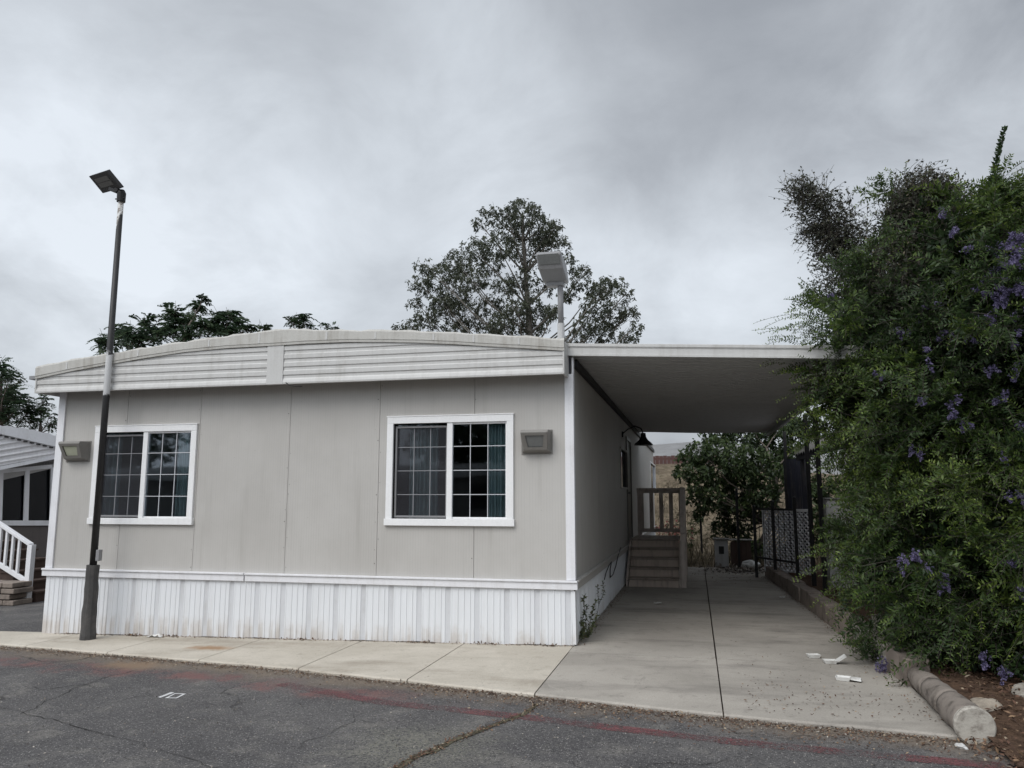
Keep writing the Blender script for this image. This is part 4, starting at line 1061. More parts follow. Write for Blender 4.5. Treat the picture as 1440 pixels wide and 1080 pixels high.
# white stair railing and dark steps in front of it
srl = onG(38, 846); SRX, SRY = float(srl[0]), float(srl[1])
ns = thing('porch_stairs', 'dark brown steps with a white slatted railing at the neighbouring home', 'stairs', (SRX, SRY, gz(SRX)))
def SP(px, py, y=SRY): return onY(px, py, y)
m = MB(); a, b = SP(38, 843), SP(43, 766); m.box(a[0] - .05, a[0] + .05, SRY - .05, SRY + .05, gz(SRX), float(b[2])); m.build('newel_post', M['white'], ns, .005)
r0, r1 = SP(44, 766), SP(-70, 690); m = MB(); m.bar(r1, r0, .10, .05); m.build('handrail', M['white'], ns, .004)
b0, b1 = SP(38, 818), SP(-70, 750); m = MB(); m.bar(b1, b0, .05, .08); m.build('bottom_rail', M['white'], ns, .004)
for px in [29 - 8.4 * i for i in range(12)]:
    u = (44 - px) / 114; t0, t1 = r0 + (r1 - r0) * u, b0 + (b1 - b0) * u
    m = MB(); m.box(t0[0] - .022, t0[0] + .022, SRY - .022, SRY + .022, float(t1[2]), float(t0[2])); m.build('baluster', M['white'], ns, .003)
for k in range(6):
    m = MB(); x1 = SRX + .12 - k * .27; z = gz(SRX) + .17 * (k + 1)
    m.box(x1 - .32, x1, SRY + .08, SRY + 1.15, z - .04, z); m.box(x1 - .30, x1 - .02, SRY + .1, SRY + 1.12, gz(SRX) - .05, z - .041); m.build('step', M['brown_wood'], ns, .004)
pl = onG(4, 850); pc_ = thing('stone_planter', 'low brown stone planter beside the white stair railing', 'planter', (float(pl[0]) - .6, float(pl[1]), gz(-10)))
m = MB(); zc = float(onY(5, 822, pl[1])[2])
z = gz(-10) - .05; r = random.Random(2)
while z < zc:
    x = float(pl[0]) - 1.6
    while x < pl[0] + .1:
        w = r.uniform(.18, .32); m.box(x, x + w - .015, pl[1] - r.uniform(0, .03), pl[1] + .4, z, z + .085); x += w
    z += .10
m.build('stones', M['block'], pc_, .012)

# ---- the home across the road (mirrored in the windows)
op = thing('opposite_home', 'dark fronted mobile home across the road with a pale roof edge', 'mobile home', (-4, -13, -.1))
m = MB(); m.box(-17, 9, -21, -13, -.1, 2.75); m.build('wall', M['bronze'], op)
m = MB(); m.box(-16.5, 9.5, -12.9, -12.6, 2.5, 2.85); m.box(-16.5, 9.5, -21.4, -12.91, 2.86, 3.0); m.build('roof', M['fascia'], op)
m = MB(); m.box(-16, 9, -12.98, -12.9, -.1, .6); m.build('skirting', M['galv'], op)
m = MB()
for x in (-13, -9, -3.5, 3): m.box(x, x + 1.5, -12.99, -12.94, 1.2, 2.2)
m.build('window', M['dark_metal'], op)
op = thing('opposite_home', 'long dark fronted home across the road further to the left with a pale roof', 'mobile home', (-32, -11, -.3))
m = MB(); m.box(-46, -19.5, -20, -11.5, -.4, 2.7); m.build('wall', M['bronze'], op)
m = MB(); m.box(-46.5, -19, -11.4, -11.1, 2.4, 2.8); m.box(-46.5, -19, -20.4, -11.41, 2.81, 2.95); m.build('roof', M['fascia'], op)
m = MB(); m.box(-46, -19.5, -11.48, -11.42, -.4, .4); m.build('skirting', M['galv'], op)
# ---- fence and post on the bank behind
o = thing('board_fence', 'dark red board fence on top of the dry bank behind the home', 'fence', (0, 41, 3))
m = MB(); q0, q1 = onY(900, 662, 41), onY(1010, 664, 41); zt = float(onY(935, 641, 41)[2]); x = float(q0[0])
while x < q1[0]:
    m.box(x, x + .19, 41, 41.03, hz(x, 41) - .1, zt + rnd.uniform(-.02, .02)); x += .2
m.build('boards', M['redfence'], o)
m = MB(); m.box(q0[0], q1[0], 41.04, 41.1, zt - .2, zt - .1); m.build('rail', M['redfence'], o)
o = thing('fence_post', 'thin dark metal post standing in the dry grass behind the driveway', 'post', (.4, 23, 0))
q = onY(987, 770, 23.0); t_ = onY(984, 705, 23.0); m = MB(); m.tube([(q[0], 23, hz(0, 23)), (t_[0], 23, t_[2])], .03, 8); m.build('pole', M['black'], o)
m = MB(); m.tube([(t_[0], 23, t_[2]), (t_[0], 23, t_[2] + .04)], [.04, .02], 8); m.build('cap', M['black'], o)

# ================================================================== PLANTS
def mpp(px, py, Y): return Y / ray(px, py)[1]        # metres per photo pixel at depth Y
def blobs_from(lst):
    Cn = []; Rd = []
    for px, py, rx, ry, Y, dy in lst:
        s = mpp(px, py, Y); Cn.append(onY(px, py, Y)); Rd.append((rx * s, dy, ry * s))
    return np.array(Cn), np.array(Rd)
def sample_shell(Cn, Rd, n, lo=.75, hi=1.05, cut=.72, zmin=None):
    w = Rd[:, 0] * Rd[:, 2] + Rd[:, 1] * Rd[:, 2]; k = rng.choice(len(Cn), n, p=w / w.sum())
    d = rdir(n); r = rng.uniform(lo, hi, n)[:, None]; Pp = Cn[k] + d * Rd[k] * r
    N = unit(d / Rd[k]); keep = np.ones(n, bool)
    for c, rd in zip(Cn, Rd): keep &= ((((Pp - c) / rd) ** 2).sum(1) > cut ** 2) 
    if zmin is not None: keep &= Pp[:, 2] > zmin
    return Pp[keep], N[keep]
def sprigs(Pp, D, length, nl, L, W, spread=.85, droop=.25, tint=None, tj=.18, tip=.35):
    """leafy shoots: leaves set in pairs along a drooping stem, paler towards the tip"""
    n = len(Pp); D = unit(D); ln = (length * rng.uniform(.6, 1.35, n))[:, None]
    U = unit(np.cross(D, rdir(n))); out = []; base = rng.random(n) if tint is None else tint
    prev = Pp; lv = []; st = []
    for i in range(nl):
        s = (i + 1) / nl; p = Pp + D * ln * s; p[:, 2] -= (ln[:, 0] * droop * s * s)
        if i % 3 == 2 or i == nl - 1: st.append(sticks(prev, p, .0022, .0016)); prev = p
        for sg in (1, -1):
            ang = .35 * rng.normal(size=(n, 1)); side = U * np.cos(ang) + np.cross(D, U) * np.sin(ang)
            d = D * (1 - spread * .6) + side * sg * spread + rng.normal(size=(n, 3)) * .18
            N = np.cross(D, side) + rng.normal(size=(n, 3)) * .35 + np.array([0, 0, .4])
            lv.append(leaves(p, d, N, L * (1.1 - .5 * s) * rng.uniform(.7, 1.25, n), W * (1.1 - .4 * s), base * .55 + tip * s * s + tj * rng.normal(size=n) * .6))
    return join(lv), join(st)
# ---- the big flowering bush
BL = [(1350, 405, 82, 105, 9.0, 1.0), (1240, 470, 66, 58, 9.3, .7), (1328, 580, 100, 100, 9.0, 1.0), (1330, 700, 66, 85, 9.1, .8), (1362, 790, 108, 122, 8.7, 1.1), (1450, 480, 110, 165, 8.7, 1.2),
      (1470, 740, 130, 180, 8.5, 1.2), (1210, 570, 28, 28, 9.5, .4), (1258, 795, 34, 38, 9.1, .35), (1292, 325, 28, 42, 9.2, .5), (1560, 560, 120, 280, 9.0, 1.3), (1400, 330, 42, 32, 8.9, .6), (1318, 885, 46, 42, 8.4, .45), (1425, 905, 78, 52, 8.0, .55)]
BC, BR = blobs_from(BL)
def surf(px, py, out=1.0):
    d = ray(px, py); d = d / np.linalg.norm(d); best = None
    for c, r in zip(BC, BR):
        o = (CAM - c) / r; q = d / r; a = q @ q; b = 2 * o @ q; cc = o @ o - out; dd = b * b - 4 * a * cc
        if dd > 0:
            t_ = (-b - math.sqrt(dd)) / (2 * a)
            if best is None or t_ < best: best = t_
    return CAM + d * (best if best else 9.5)
base = onZ(1400, 955, .12)
bush = thing('flowering_bush', 'huge dark green bush with purple flowers overhanging the right side of the driveway', 'bush', (float(base[0]) + .4, float(base[1]) + 1.2, .1))
bx, by_ = bush.location.x, bush.location.y
m = MB()
for c, r in zip(BC, BR):
    for k in range(3):
        e = c + rng.normal(size=3) * r * .35; a = np.array([bx + rnd.uniform(-.5, .5), by_ + rnd.uniform(-.4, .4), .05]); mid = a * .5 + e * .5 + np.array([0, 0, .25]) + rng.normal(size=3) * .12
        m.tube([a, a * .7 + mid * .3 + np.array([0, 0, .12]), mid, e], [.035, .028, .02, .008], 6)
m.build('stems', M['twig'], bush, smooth=True)
# leafy branches: each a spray of shoots with its own tone, so clumps and dark gaps alternate
PB_, NB_ = sample_shell(BC, BR, 2100, .72, 1.04, .70, .30); nb_ = len(PB_)
def to_px(Q): d = Q - CAM; f = d @ fw; return 720 + F * (d @ rt) / f, 540 - F * (d @ upv) / f
bpx, bpy_ = to_px(PB_); kp = ~((bpy_ < 385) & (bpx < 1385) & (rng.random(nb_) < .72)); PB_, NB_ = PB_[kp], NB_[kp]; nb_ = len(PB_)
DB_ = unit(NB_ * .9 + rdir(nb_) * .6 + np.array([-.08, -.2, .12])); LB_ = rng.uniform(.32, .75, nb_)
TB_ = np.clip(.40 + .22 * np.sin(PB_[:, 0] * 2.1 + PB_[:, 2] * 1.7) + rng.normal(size=nb_) * .20, 0, 1); SB_ = rng.uniform(.75, 1.45, nb_)
k_ = np.repeat(np.arange(nb_), 13); u_ = rng.random(len(k_)) ** .8
P1 = PB_[k_] + DB_[k_] * (LB_[k_] * u_)[:, None]; P1[:, 2] -= LB_[k_] * .22 * u_ ** 2
D1 = unit(DB_[k_] * .75 + rdir(len(k_)) * .75); T1 = np.clip(TB_[k_] + .18 * u_ + rng.normal(size=len(k_)) * .08, 0, 1)
lv, stt = sprigs(P1, D1, .25, 9, .056 * SB_[k_], .018 * SB_[k_], tint=T1, tip=.28)
br_ = sticks(PB_ - NB_ * .15, PB_ + DB_ * LB_[:, None] * .8, .006, .003)
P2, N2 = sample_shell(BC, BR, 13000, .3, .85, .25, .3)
lv2, st2 = sprigs(P2, unit(N2 + rdir(len(P2))), .26, 5, .10, .05, tint=rng.random(len(P2)) * .3, tip=.05)  # inner leaves tinted darkest, so the shade between clumps is partly in their colour
# long pale young shoots standing out from the surface
P4, N4 = sample_shell(BC, BR, 1300, .98, 1.12, .93, .4)
tq = np.clip(.62 + .22 * np.sin(P4[:, 0] * 2.3 + P4[:, 2] * 1.9) + rng.normal(size=len(P4)) * .18, .15, 1)
lv4, st4 = sprigs(P4, unit(N4 * .6 + rdir(len(P4)) * .6 + np.array([-.55, -.35, .15])), .40, 13, .056, .017, tint=tq, droop=.30, spread=.8)
# long arching shoots that break the outline
Q = []; QD = []
for px, py, dx, dy in [(1120, 440, -1, .15), (1118, 478, -1, .05), (1140, 520, -1, .1), (1150, 545, -1, -.25), (1150, 470, -1, .3), (1160, 610, -.9, -.2), (1170, 775, -1, -.1), (1175, 800, -1, -.25), (1200, 830, -1, -.4), (1230, 875, -.7, -.5), (1160, 440, -.8, .5), (1240, 900, -.6, -.6), (1270, 930, -.5, -.6), (1180, 560, -1, 0), (1130, 500, -1, -.1), (1145, 570, -1, -.3)]:
    for _ in range(7):
        p = onY(px + rnd.uniform(-6, 34), py + rnd.uniform(-18, 18), rnd.uniform(9.0, 9.7)); Q.append(p); QD.append(rt * dx + np.array([0, 0, dy]) + rng.normal(size=3) * .25)
lv3, st3 = sprigs(np.array(Q), np.array(QD), .42, 13, .050, .016, tint=rng.uniform(.45, 1, len(Q)), droop=.2)
V, Qd, T = join([lv, lv2, lv3, lv4]); np_obj('foliage', V, Qd, M['bushleaf'], bush, T)
V, Qd, T = join([stt, st2, st3, st4, br_]); np_obj('shoots', V, Qd, M['twig'], bush)
# purple flower clusters
seeds = [(1420, 372), (1405, 352), (1432, 395), (1398, 410), (1415, 340), (1438, 360), (1310, 432), (1322, 470), (1182, 420), (1345, 330), (1330, 580), (1352, 598), (1345, 562), (1300, 560), (1290, 782), (1312, 805), (1326, 822), (1430, 770), (1422, 690), (1418, 790), (1410, 945), (1435, 935), (1432, 830), (1335, 300), (1270, 470), (1290, 455), (1410, 560), (1372, 400), (1380, 440), (1440, 440), (1428, 600), (1240, 520), (1300, 500), (1275, 785), (1395, 930), (1438, 700), (1360, 360), (1385, 520), (1412, 420), (1430, 470), (1400, 385), (1425, 330), (1436, 520), (1395, 450), (1350, 480), (1418, 640), (1290, 640)]
fl = []
for px, py in seeds:
    big = 1.25 if px > 1385 and py < 430 else 1
    for _ in range(2 if big == 1 else 4):
        c = surf(px + rnd.uniform(-12, 12), py + rnd.uniform(-10, 10), 1.45); n = int(34 * big); L_ = .14 * big
        u = rng.random(n); ax = unit(np.array([rnd.uniform(-.6, .3), -.7, -.5 + rnd.uniform(-.4, .6)]))
        pp = c + ax * (u * L_)[:, None] + rdir(n) * (.035 * (1.1 - u))[:, None]
        for k in range(4):
            d = rdir(n) * .5 + rdir(n); fl.append(leaves(pp, d, rdir(n) + np.array([0, -1, .3]), .016, .015, rng.uniform(.1, 1, n)))
c = onY(1240, 930, 8.35)
for k in range(160):
    pass
n = 70; u = rng.random(n); pp = c + np.array([-.02, -.03, -.10]) * u[:, None] + rdir(n) * .045
for k in range(4): fl.append(leaves(pp, rdir(n), rdir(n), .018, .016, rng.uniform(.3, 1, n)))
V, Qd, T = join(fl); np_obj('blossoms', V, Qd, M['petal'], bush, T)
# dry vine arching out of the top left, and brown twiggy tops
tw = []; dl = []
def twigs(pix, Y, spread, n, seed, ln=.22, leafy=1.0, hang=.15, tmax=.8):
    w = np.array([onY(x, y, Y + .25 * math.sin(i)) for i, (x, y) in enumerate(pix)]); t_ = np.linspace(0, 1, len(w)); u = rng.random(n)
    pp = np.stack([np.interp(u, t_, w[:, k]) for k in range(3)], 1); sp = np.interp(u, [0, 1], spread)
    pp = pp + rdir(n) * (sp * rng.random(n) ** .5)[:, None]; d = rdir(n) + unit(w[-1] - w[0]) * .7 + np.array([0, 0, -hang])
    l = ln * rng.uniform(.4, 1.3, n)[:, None]; mid = pp + unit(d) * l * .5; e = mid + unit(d + rdir(n) * .7) * l * .5
    tw.append(sticks(pp, mid, .0035, .0025)); tw.append(sticks(mid, e, .0025, .0015))
    for a, b in ((pp, mid), (mid, e), (mid, e)):
        k = rng.random(n) < leafy; s = rng.random((k.sum(), 1)); q = a[k] * (1 - s) + b[k] * s
        dl.append(leaves(q, rdir(len(q)), rdir(len(q)), .034 * rng.uniform(.6, 1.3, len(q)), .024, rng.uniform(0, tmax, len(q))))
    for a, b in zip(w, w[1:]): tw.append(sticks(a[None], b[None], .010, .008))
twigs([(1250, 430), (1225, 385), (1195, 335), (1158, 295), (1122, 268)], 9.3, (.55, .15), 1500, 1)
twigs([(1250, 460), (1210, 420), (1185, 370), (1165, 330)], 9.4, (.50, .25), 1300, 2)
twigs([(1180, 330), (1150, 315), (1128, 330)], 9.3, (.14, .07), 160, 3, leafy=.6, hang=.9)
twigs([(1285, 400), (1280, 330), (1290, 290), (1300, 268)], 8.9, (.5, .28), 1700, 4, tmax=1)
twigs([(1335, 400), (1335, 330), (1328, 275)], 8.8, (.5, .24), 1500, 5, tmax=1)
twigs([(1260, 330), (1262, 300), (1266, 285)], 9.2, (.22, .10), 300, 6)
twigs([(1260, 420), (1300, 390), (1340, 370)], 8.7, (.35, .35), 900, 7, tmax=1)
twigs([(1400, 330), (1420, 300), (1440, 285)], 9.0, (.35, .2), 500, 8)
V, Qd, T = join(tw); np_obj('dry_twigs', V, Qd, M['twig'], bush)
V, Qd, T = join(dl); np_obj('dry_leaves', V, Qd, M['dryleaf'], bush, T)
# upright shoots above the top
def shoot(pix, Y, L):
    w = np.array([onY(x, y, Y) for x, y in pix]); n = 46; u = np.linspace(.02, 1, n); t_ = np.linspace(0, 1, len(w))
    pp = np.stack([np.interp(u, t_, w[:, k]) for k in range(3)], 1); o = []
    for sg in range(4):
        a = sg * 1.57 + np.arange(n) * .8; d = np.stack([np.cos(a), np.sin(a), np.full(n, .9)], 1); o.append(leaves(pp, d, rdir(n), L * (1.1 - .55 * u), L * .45, rng.uniform(0, .5, n)))
    st_ = [sticks(a[None], b[None], .007, .005) for a, b in zip(w, w[1:])]
    return join(o), join(st_)
S = [shoot([(1402, 340), (1396, 290), (1396, 255), (1404, 215), (1413, 181)], 9.0, .085), shoot([(1412, 335), (1410, 290), (1402, 250)], 9.0, .08), shoot([(1388, 330), (1390, 280), (1394, 250)], 9.05, .075)]
V, Qd, T = join([s[0] for s in S]); np_obj('tall_shoot', V, Qd, M['bushleaf'], bush, T * .6)
V, Qd, T = join([s[1] for s in S]); np_obj('shoot_stem', V, Qd, M['twig'], bush)

# ---- trees
def limb_tree(name, label, root, clumps, Y, leafmat, barkmat, group=None, trunk_r=.3, forks=None, leaf=(.2, .06), per=260, droop=.5, jit=1.2, style='leaf', twig=.02, cat='tree'):
    """clumps: (px, py, r px) of the crown; limbs run from the trunk into every clump"""
    o = thing(name, label, cat, root, group); rr = random.Random(name + label); Cn = []; Rm = []
    for px, py, r in clumps:
        y = Y + rr.uniform(-jit, jit); Cn.append(onY(px, py, y)); Rm.append(r * mpp(px, py, y) * (1.3 if style == 'frond' else 1))
    Cn = np.array(Cn); Rm = np.array(Rm); root = np.array(root, float)
    m = MB()
    fk = [np.array(onY(*f, Y)) for f in forks]
    m.tube([root, root * .5 + fk[0] * .5 + np.array([.05, 0, 0])] + fk, [trunk_r] + [trunk_r * (.8 - .6 * i / len(fk)) for i in range(len(fk) + 1)], 9)
    tk = m.build('trunk', barkmat, o, smooth=True)
    m = MB(); sA = []; sB = []
    allf = np.array([fk[0] * (1 - s) + root * s for s in (.4, .2)] + fk)
    for c, r in zip(Cn, Rm):
        dd = np.linalg.norm((allf - c) * np.array([1, 1, .8]), axis=1) + np.where(allf[:, 2] > c[2] - .8 * np.hypot(*(allf - c)[:, :2].T), 3 + 2 * (allf[:, 2] - c[2] + .8 * np.hypot(*(allf - c)[:, :2].T)), 0); f = allf[int(np.argmin(dd))]
        mid = f * .45 + c * .55 + np.array([rr.uniform(-.2, .2), rr.uniform(-.2, .2), -.06 * np.linalg.norm(c - f)])
        k = min(.1, trunk_r * .22); m.tube([f, f * .6 + mid * .4, mid, c], [k, k * .8, k * .6, k * .25], 6)
        nt = max(5, int(10 * min(2, r))); e = c + rdir(nt) * r * rng.uniform(.5, 1, (nt, 1)); st_ = c + (mid - c) * rng.uniform(0, .5, (nt, 1)); sA.append(st_); sB.append(e)
    m.build('limbs', barkmat, o, smooth=True)
    tws = sticks(np.concatenate(sA), np.concatenate(sB), twig, twig * .4)
    out = []
    for c, r in zip(Cn, Rm):
        n = int(per * r * r)
        if style == 'leaf':
            ns = max(6, n // 9); d = rdir(ns); cc = c + d * r * rng.uniform(.25, 1.0, (ns, 1)) ** .6 * np.array([1, 1, .85])
            k = rng.integers(0, ns, n); pp = cc[k] + rdir(n) * r * .14 * rng.random((n, 1)) - np.array([0, 0, 1]) * rng.random((n, 1)) * droop * .3
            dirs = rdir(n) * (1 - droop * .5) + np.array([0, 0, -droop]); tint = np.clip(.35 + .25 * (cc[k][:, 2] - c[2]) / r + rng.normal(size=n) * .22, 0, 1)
            out.append(leaves(pp, dirs, rdir(n), leaf[0] * rng.uniform(.6, 1.3, n), leaf[1], tint))
        else:   # feathery fronds
            nf = max(5, int(per * r * r)); d = unit(rdir(nf) * np.array([1, 1, .7]) + np.array([0, 0, .25])); st_ = c + rdir(nf) * r * .45 * rng.random((nf, 1))
            ln = r * rng.uniform(.5, 1.0, nf)[:, None]; base_t = rng.random(nf) * .75; U = unit(np.cross(d, np.array([0, 0, 1.0])))
            for i in range(9):
                s = (i + 1) / 9; p = st_ + d * ln * s; p[:, 2] -= ln[:, 0] * .45 * s * s
                for sg in (1, -1):
                    q = d * .35 + U * sg + np.array([0, 0, -.35]) + rng.normal(size=(nf, 3)) * .12
                    out.append(leaves(p, q, np.cross(d, U * sg) + rng.normal(size=(nf, 3)) * .3, leaf[0] * (1 - .5 * abs(s - .45)) * rng.uniform(.8, 1.2, nf), leaf[1], base_t + rng.normal(size=nf) * .06))
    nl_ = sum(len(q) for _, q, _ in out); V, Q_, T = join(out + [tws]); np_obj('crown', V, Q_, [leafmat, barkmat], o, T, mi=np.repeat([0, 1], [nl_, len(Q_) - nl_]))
    return o
EC = [(745, 425, 22), (728, 432, 20), (762, 438, 20), (704, 452, 22), (618, 420, 20), (838, 405, 16), (650, 378, 16), (735, 300, 26), (715, 318, 26), (760, 318, 28), (690, 300, 18), (672, 312, 12), (700, 345, 30), (740, 350, 34), (778, 345, 26), (768, 330, 20), (668, 352, 26), (690, 372, 22), (795, 370, 22), (640, 368, 26), (618, 388, 26), (597, 372, 16), (592, 400, 20), (585, 425, 14),
      (640, 410, 30), (664, 392, 26), (625, 430, 24), (655, 440, 30), (600, 448, 22), (578, 458, 18), (560, 462, 12), (690, 430, 24), (708, 402, 22), (735, 392, 24), (770, 395, 22), (725, 450, 26), (752, 462, 22), (690, 466, 24), (640, 466, 26), (778, 440, 18), (800, 410, 18), (815, 392, 18), (822, 378, 12), (850, 400, 20), (868, 398, 16), (880, 412, 14), (840, 425, 26), (862, 438, 24), (826, 452, 24), (884, 440, 18), (894, 458, 13), (850, 466, 26), (880, 476, 18), (810, 474, 20), (730, 285, 14), (752, 292, 14), (780, 318, 14), (712, 296, 14)]
limb_tree('eucalyptus_tree', 'tall airy grey-green eucalyptus tree rising behind the roof', (-8.9, 42, hz(-9, 42) - .2), [(x, y, r * .98) for x, y, r in EC], 42, M['eucleaf'], M['pale_bark'], None, .30, [(745, 500), (745, 470), (742, 430), (739, 385), (736, 340), (735, 305)], (.20, .07), 800, .6, 1.8, twig=.015)
A1 = [(150, 482, 20), (165, 465, 16), (185, 470, 20), (205, 455, 18), (172, 478, 16), (196, 478, 18), (222, 465, 20)]
limb_tree('feathery_tree', 'feathery leaved tree showing above the left roof beside the lamp post', (-27, 30, -.4), A1, 30, M['pinleaf'], M['bark'], 'feathery trees behind the home', .16, [(185, 495), (186, 478)], (.26, .09), 44, .5, .6, 'frond', .015)
A2 = [(245, 442, 20), (262, 452, 22), (278, 428, 15), (284, 420, 11), (240, 462, 20), (262, 470, 18), (285, 455, 18)]
limb_tree('feathery_tree', 'feathery leaved tree with the highest shoot above the left half of the roof', (-23, 30.5, -.4), A2, 30.5, M['pinleaf'], M['bark'], 'feathery trees behind the home', .16, [(258, 490), (262, 465), (276, 440)], (.26, .09), 44, .5, .6, 'frond', .015)
A3 = [(310, 448, 20), (322, 440, 14), (330, 456, 18), (300, 462, 18), (350, 460, 14), (372, 460, 11), (318, 466, 16)]
limb_tree('feathery_tree', 'brownish feathery tree above the roof just left of the ridge', (-21, 31, -.4), A3, 31, M['pinleaf'], M['bark'], 'feathery trees behind the home', .15, [(320, 490), (318, 465)], (.26, .09), 46, .5, .6, 'frond', .015)
A4 = [(412, 450, 14), (428, 448, 14), (420, 456, 12), (458, 459, 9), (470, 460, 9), (436, 460, 10)]
limb_tree('feathery_tree', 'small feathery tree top peeping over the roof right of the ridge', (-16.5, 31, -.3), A4, 31, M['pinleaf'], M['bark'], 'feathery trees behind the home', .12, [(424, 485), (424, 462)], (.18, .06), 58, .5, .5, 'frond', .012)
A5 = [(0, 518, 24), (14, 530, 18), (-30, 520, 40), (6, 556, 30), (-30, 560, 40), (28, 562, 24), (10, 580, 26), (40, 578, 20), (-20, 595, 40)]
limb_tree('feathery_tree', 'dark feathery tree at the far left edge behind the neighbouring roof', (-24, 22, -.4), A5, 22.5, M['pinleaf'], M['bark'], 'feathery trees behind the home', .2, [(0, 600), (0, 560), (2, 530)], (.17, .06), 55, .5, .9, 'frond', .015)
A6 = [(52, 575, 16), (64, 562, 14), (70, 582, 12), (55, 592, 16), (72, 596, 12), (38, 592, 14)]
limb_tree('feathery_tree', 'thin reddish feathery tree between the neighbouring roof and the home corner', (-21.5, 23, -.4), A6, 23.5, M['pinleaf'], M['bark'], 'feathery trees behind the home', .12, [(56, 610), (58, 585)], (.16, .05), 58, .5, .5, 'frond', .012)
# trees behind the home across the road
for lab, x, y, hh, rr_ in (('broad dark tree behind the left part of the home across the road', -12, -24, 9, 4.2), ('broad dark tree behind the right part of the home across the road', 1, -25, 10, 4.6), ('slim dark tree at the end of the home across the road', 10, -23, 8, 3.2), ('broad dark tree behind the home further to the left across the road', -24, -22, 9.5, 4.5), ('dark spreading tree farthest to the left across the road', -34, -21, 9, 4.8), ('dark round tree over the gap between the homes across the road', -18, -17, 8, 3.2), ('slim dark tree between the broad trees across the road', -5.5, -24, 7.5, 3.0)):
    o = thing('street_tree', lab, 'tree', (x, y, -.1), 'trees across the road'); m = MB(); m.tube([(x, y, -.1), (x + .1, y, hh * .4), (x, y + .1, hh * .7)], [.25, .2, .08], 8); m.build('trunk', M['bark'], o, smooth=True)
    n = 3600; d = rdir(n); pp = np.array([x, y, hh * .62]) + d * np.array([rr_, rr_ * .8, hh * .42]) * rng.uniform(.4, 1, (n, 1)); V, Q_, T = leaves(pp, rdir(n), rdir(n), .5, .28, rng.random(n) * .7); np_obj('crown', V, Q_, M['treeleaf'], o, T)
# shade tree beyond the carport
A7 = [(985, 632, 22), (968, 640, 18), (1010, 628, 26), (960, 662, 16), (985, 660, 24), (1012, 660, 28), (1040, 640, 30), (1040, 675, 30), (1068, 650, 30), (975, 690, 16), (1000, 692, 22), (1026, 705, 26), (1050, 710, 26), (1075, 690, 26), (1092, 640, 28), (1018, 735, 18), (1045, 745, 22), (1062, 770, 22), (985, 712, 14), (1122, 640, 28), (1130, 690, 26), (1104, 725, 24), (1112, 765, 22), (1150, 720, 26), (1160, 680, 26), (1150, 760, 24), (1180, 740, 26), (1100, 600, 30), (1060, 600, 34), (1010, 600, 30), (1128, 590, 26), (1150, 610, 20), (1110, 665, 22)]
limb_tree('shade_tree', 'dark leafy drooping tree behind the far end of the carport', (1.55, 22.6, -.05), A7, 22.4, M['treeleaf'], M['bark'], None, .12, [(1092, 700), (1090, 660), (1078, 630)], (.14, .06), 2600, .6, .8, twig=.008)
A8 = [(1150, 560, 40), (1190, 590, 40), (1130, 540, 30), (1180, 640, 36), (1230, 600, 50), (1150, 650, 26), (1215, 680, 40), (1160, 700, 24)]
limb_tree('shade_tree', 'bright green tree behind the patio cover at the right', (5.0, 20, -.05), [(x + 30, y, r) for x, y, r in A8], 20, M['treeleaf'], M['bark'], None, .14, [(1200, 690), (1195, 640)], (.12, .05), 900, .4, .8, twig=.008)
A9 = [(1190, 735, 22), (1175, 760, 18), (1205, 770, 24), (1160, 745, 14), (1215, 740, 22)]
limb_tree('patio_shrub', 'dark low shrub in front of the patio behind the kerb', (3.0, 13.2, 0), A9, 13.2, M['treeleaf'], M['twig'], None, .03, [(1190, 790), (1190, 765)], (.07, .03), 3600, .3, .4, twig=.005, cat='shrub')
# weeds at the corner of the skirting
def weed(name, label, pix, Y, n, L, W, seed, group, mat='weed', twr=.004):
    w = np.array([onY(x, y, Y) for x, y in pix[0]]); o = thing(name, label, 'weed', tuple(map(float, w[0])), group); lv = []; st_ = []
    for br in pix:
        w = np.array([onY(x, y, Y + rnd.uniform(-.12, .12)) for x, y in br]); u = rng.random(n); t_ = np.linspace(0, 1, len(w)); pp = np.stack([np.interp(u, t_, w[:, k]) for k in range(3)], 1)
        lv.append(leaves(pp, rdir(n) + np.array([0, 0, .3]), rdir(n), L * rng.uniform(.5, 1.2, n), W, rng.random(n)))
        st_ += [sticks(a[None], b[None], twr, twr * .7) for a, b in zip(w, w[1:])]
    V, Q_, T = join(lv); np_obj('leaves', V, Q_, M[mat], o, T); V, Q_, T = join(st_); np_obj('stem', V, Q_, M['twig'], o)
    return o
wy = 9.35
weed('weed_clump', 'tall scraggly weed growing at the front corner of the skirting', [[(822, 897), (824, 870), (820, 845), (822, 838)], [(824, 896), (832, 866), (838, 845)], [(822, 896), (818, 872), (828, 850)], [(826, 896), (834, 880), (840, 866)]], wy, 60, .05, .02, 1, 'weeds along the skirting')
weed('weed_clump', 'thin dry weed with few leaves just beyond the corner weed', [[(836, 890), (842, 850), (840, 822)], [(842, 850), (850, 832), (847, 818)]], 10.0, 26, .04, .016, 2, 'weeds along the skirting')
weed('weed_clump', 'low green weed leaning on the side skirting nearest the corner', [[(814, 896), (820, 886)], [(816, 898), (828, 890), (834, 884)], [(818, 900), (822, 884), (816, 876)]], 9.22, 50, .045, .018, 3, 'weeds along the skirting')
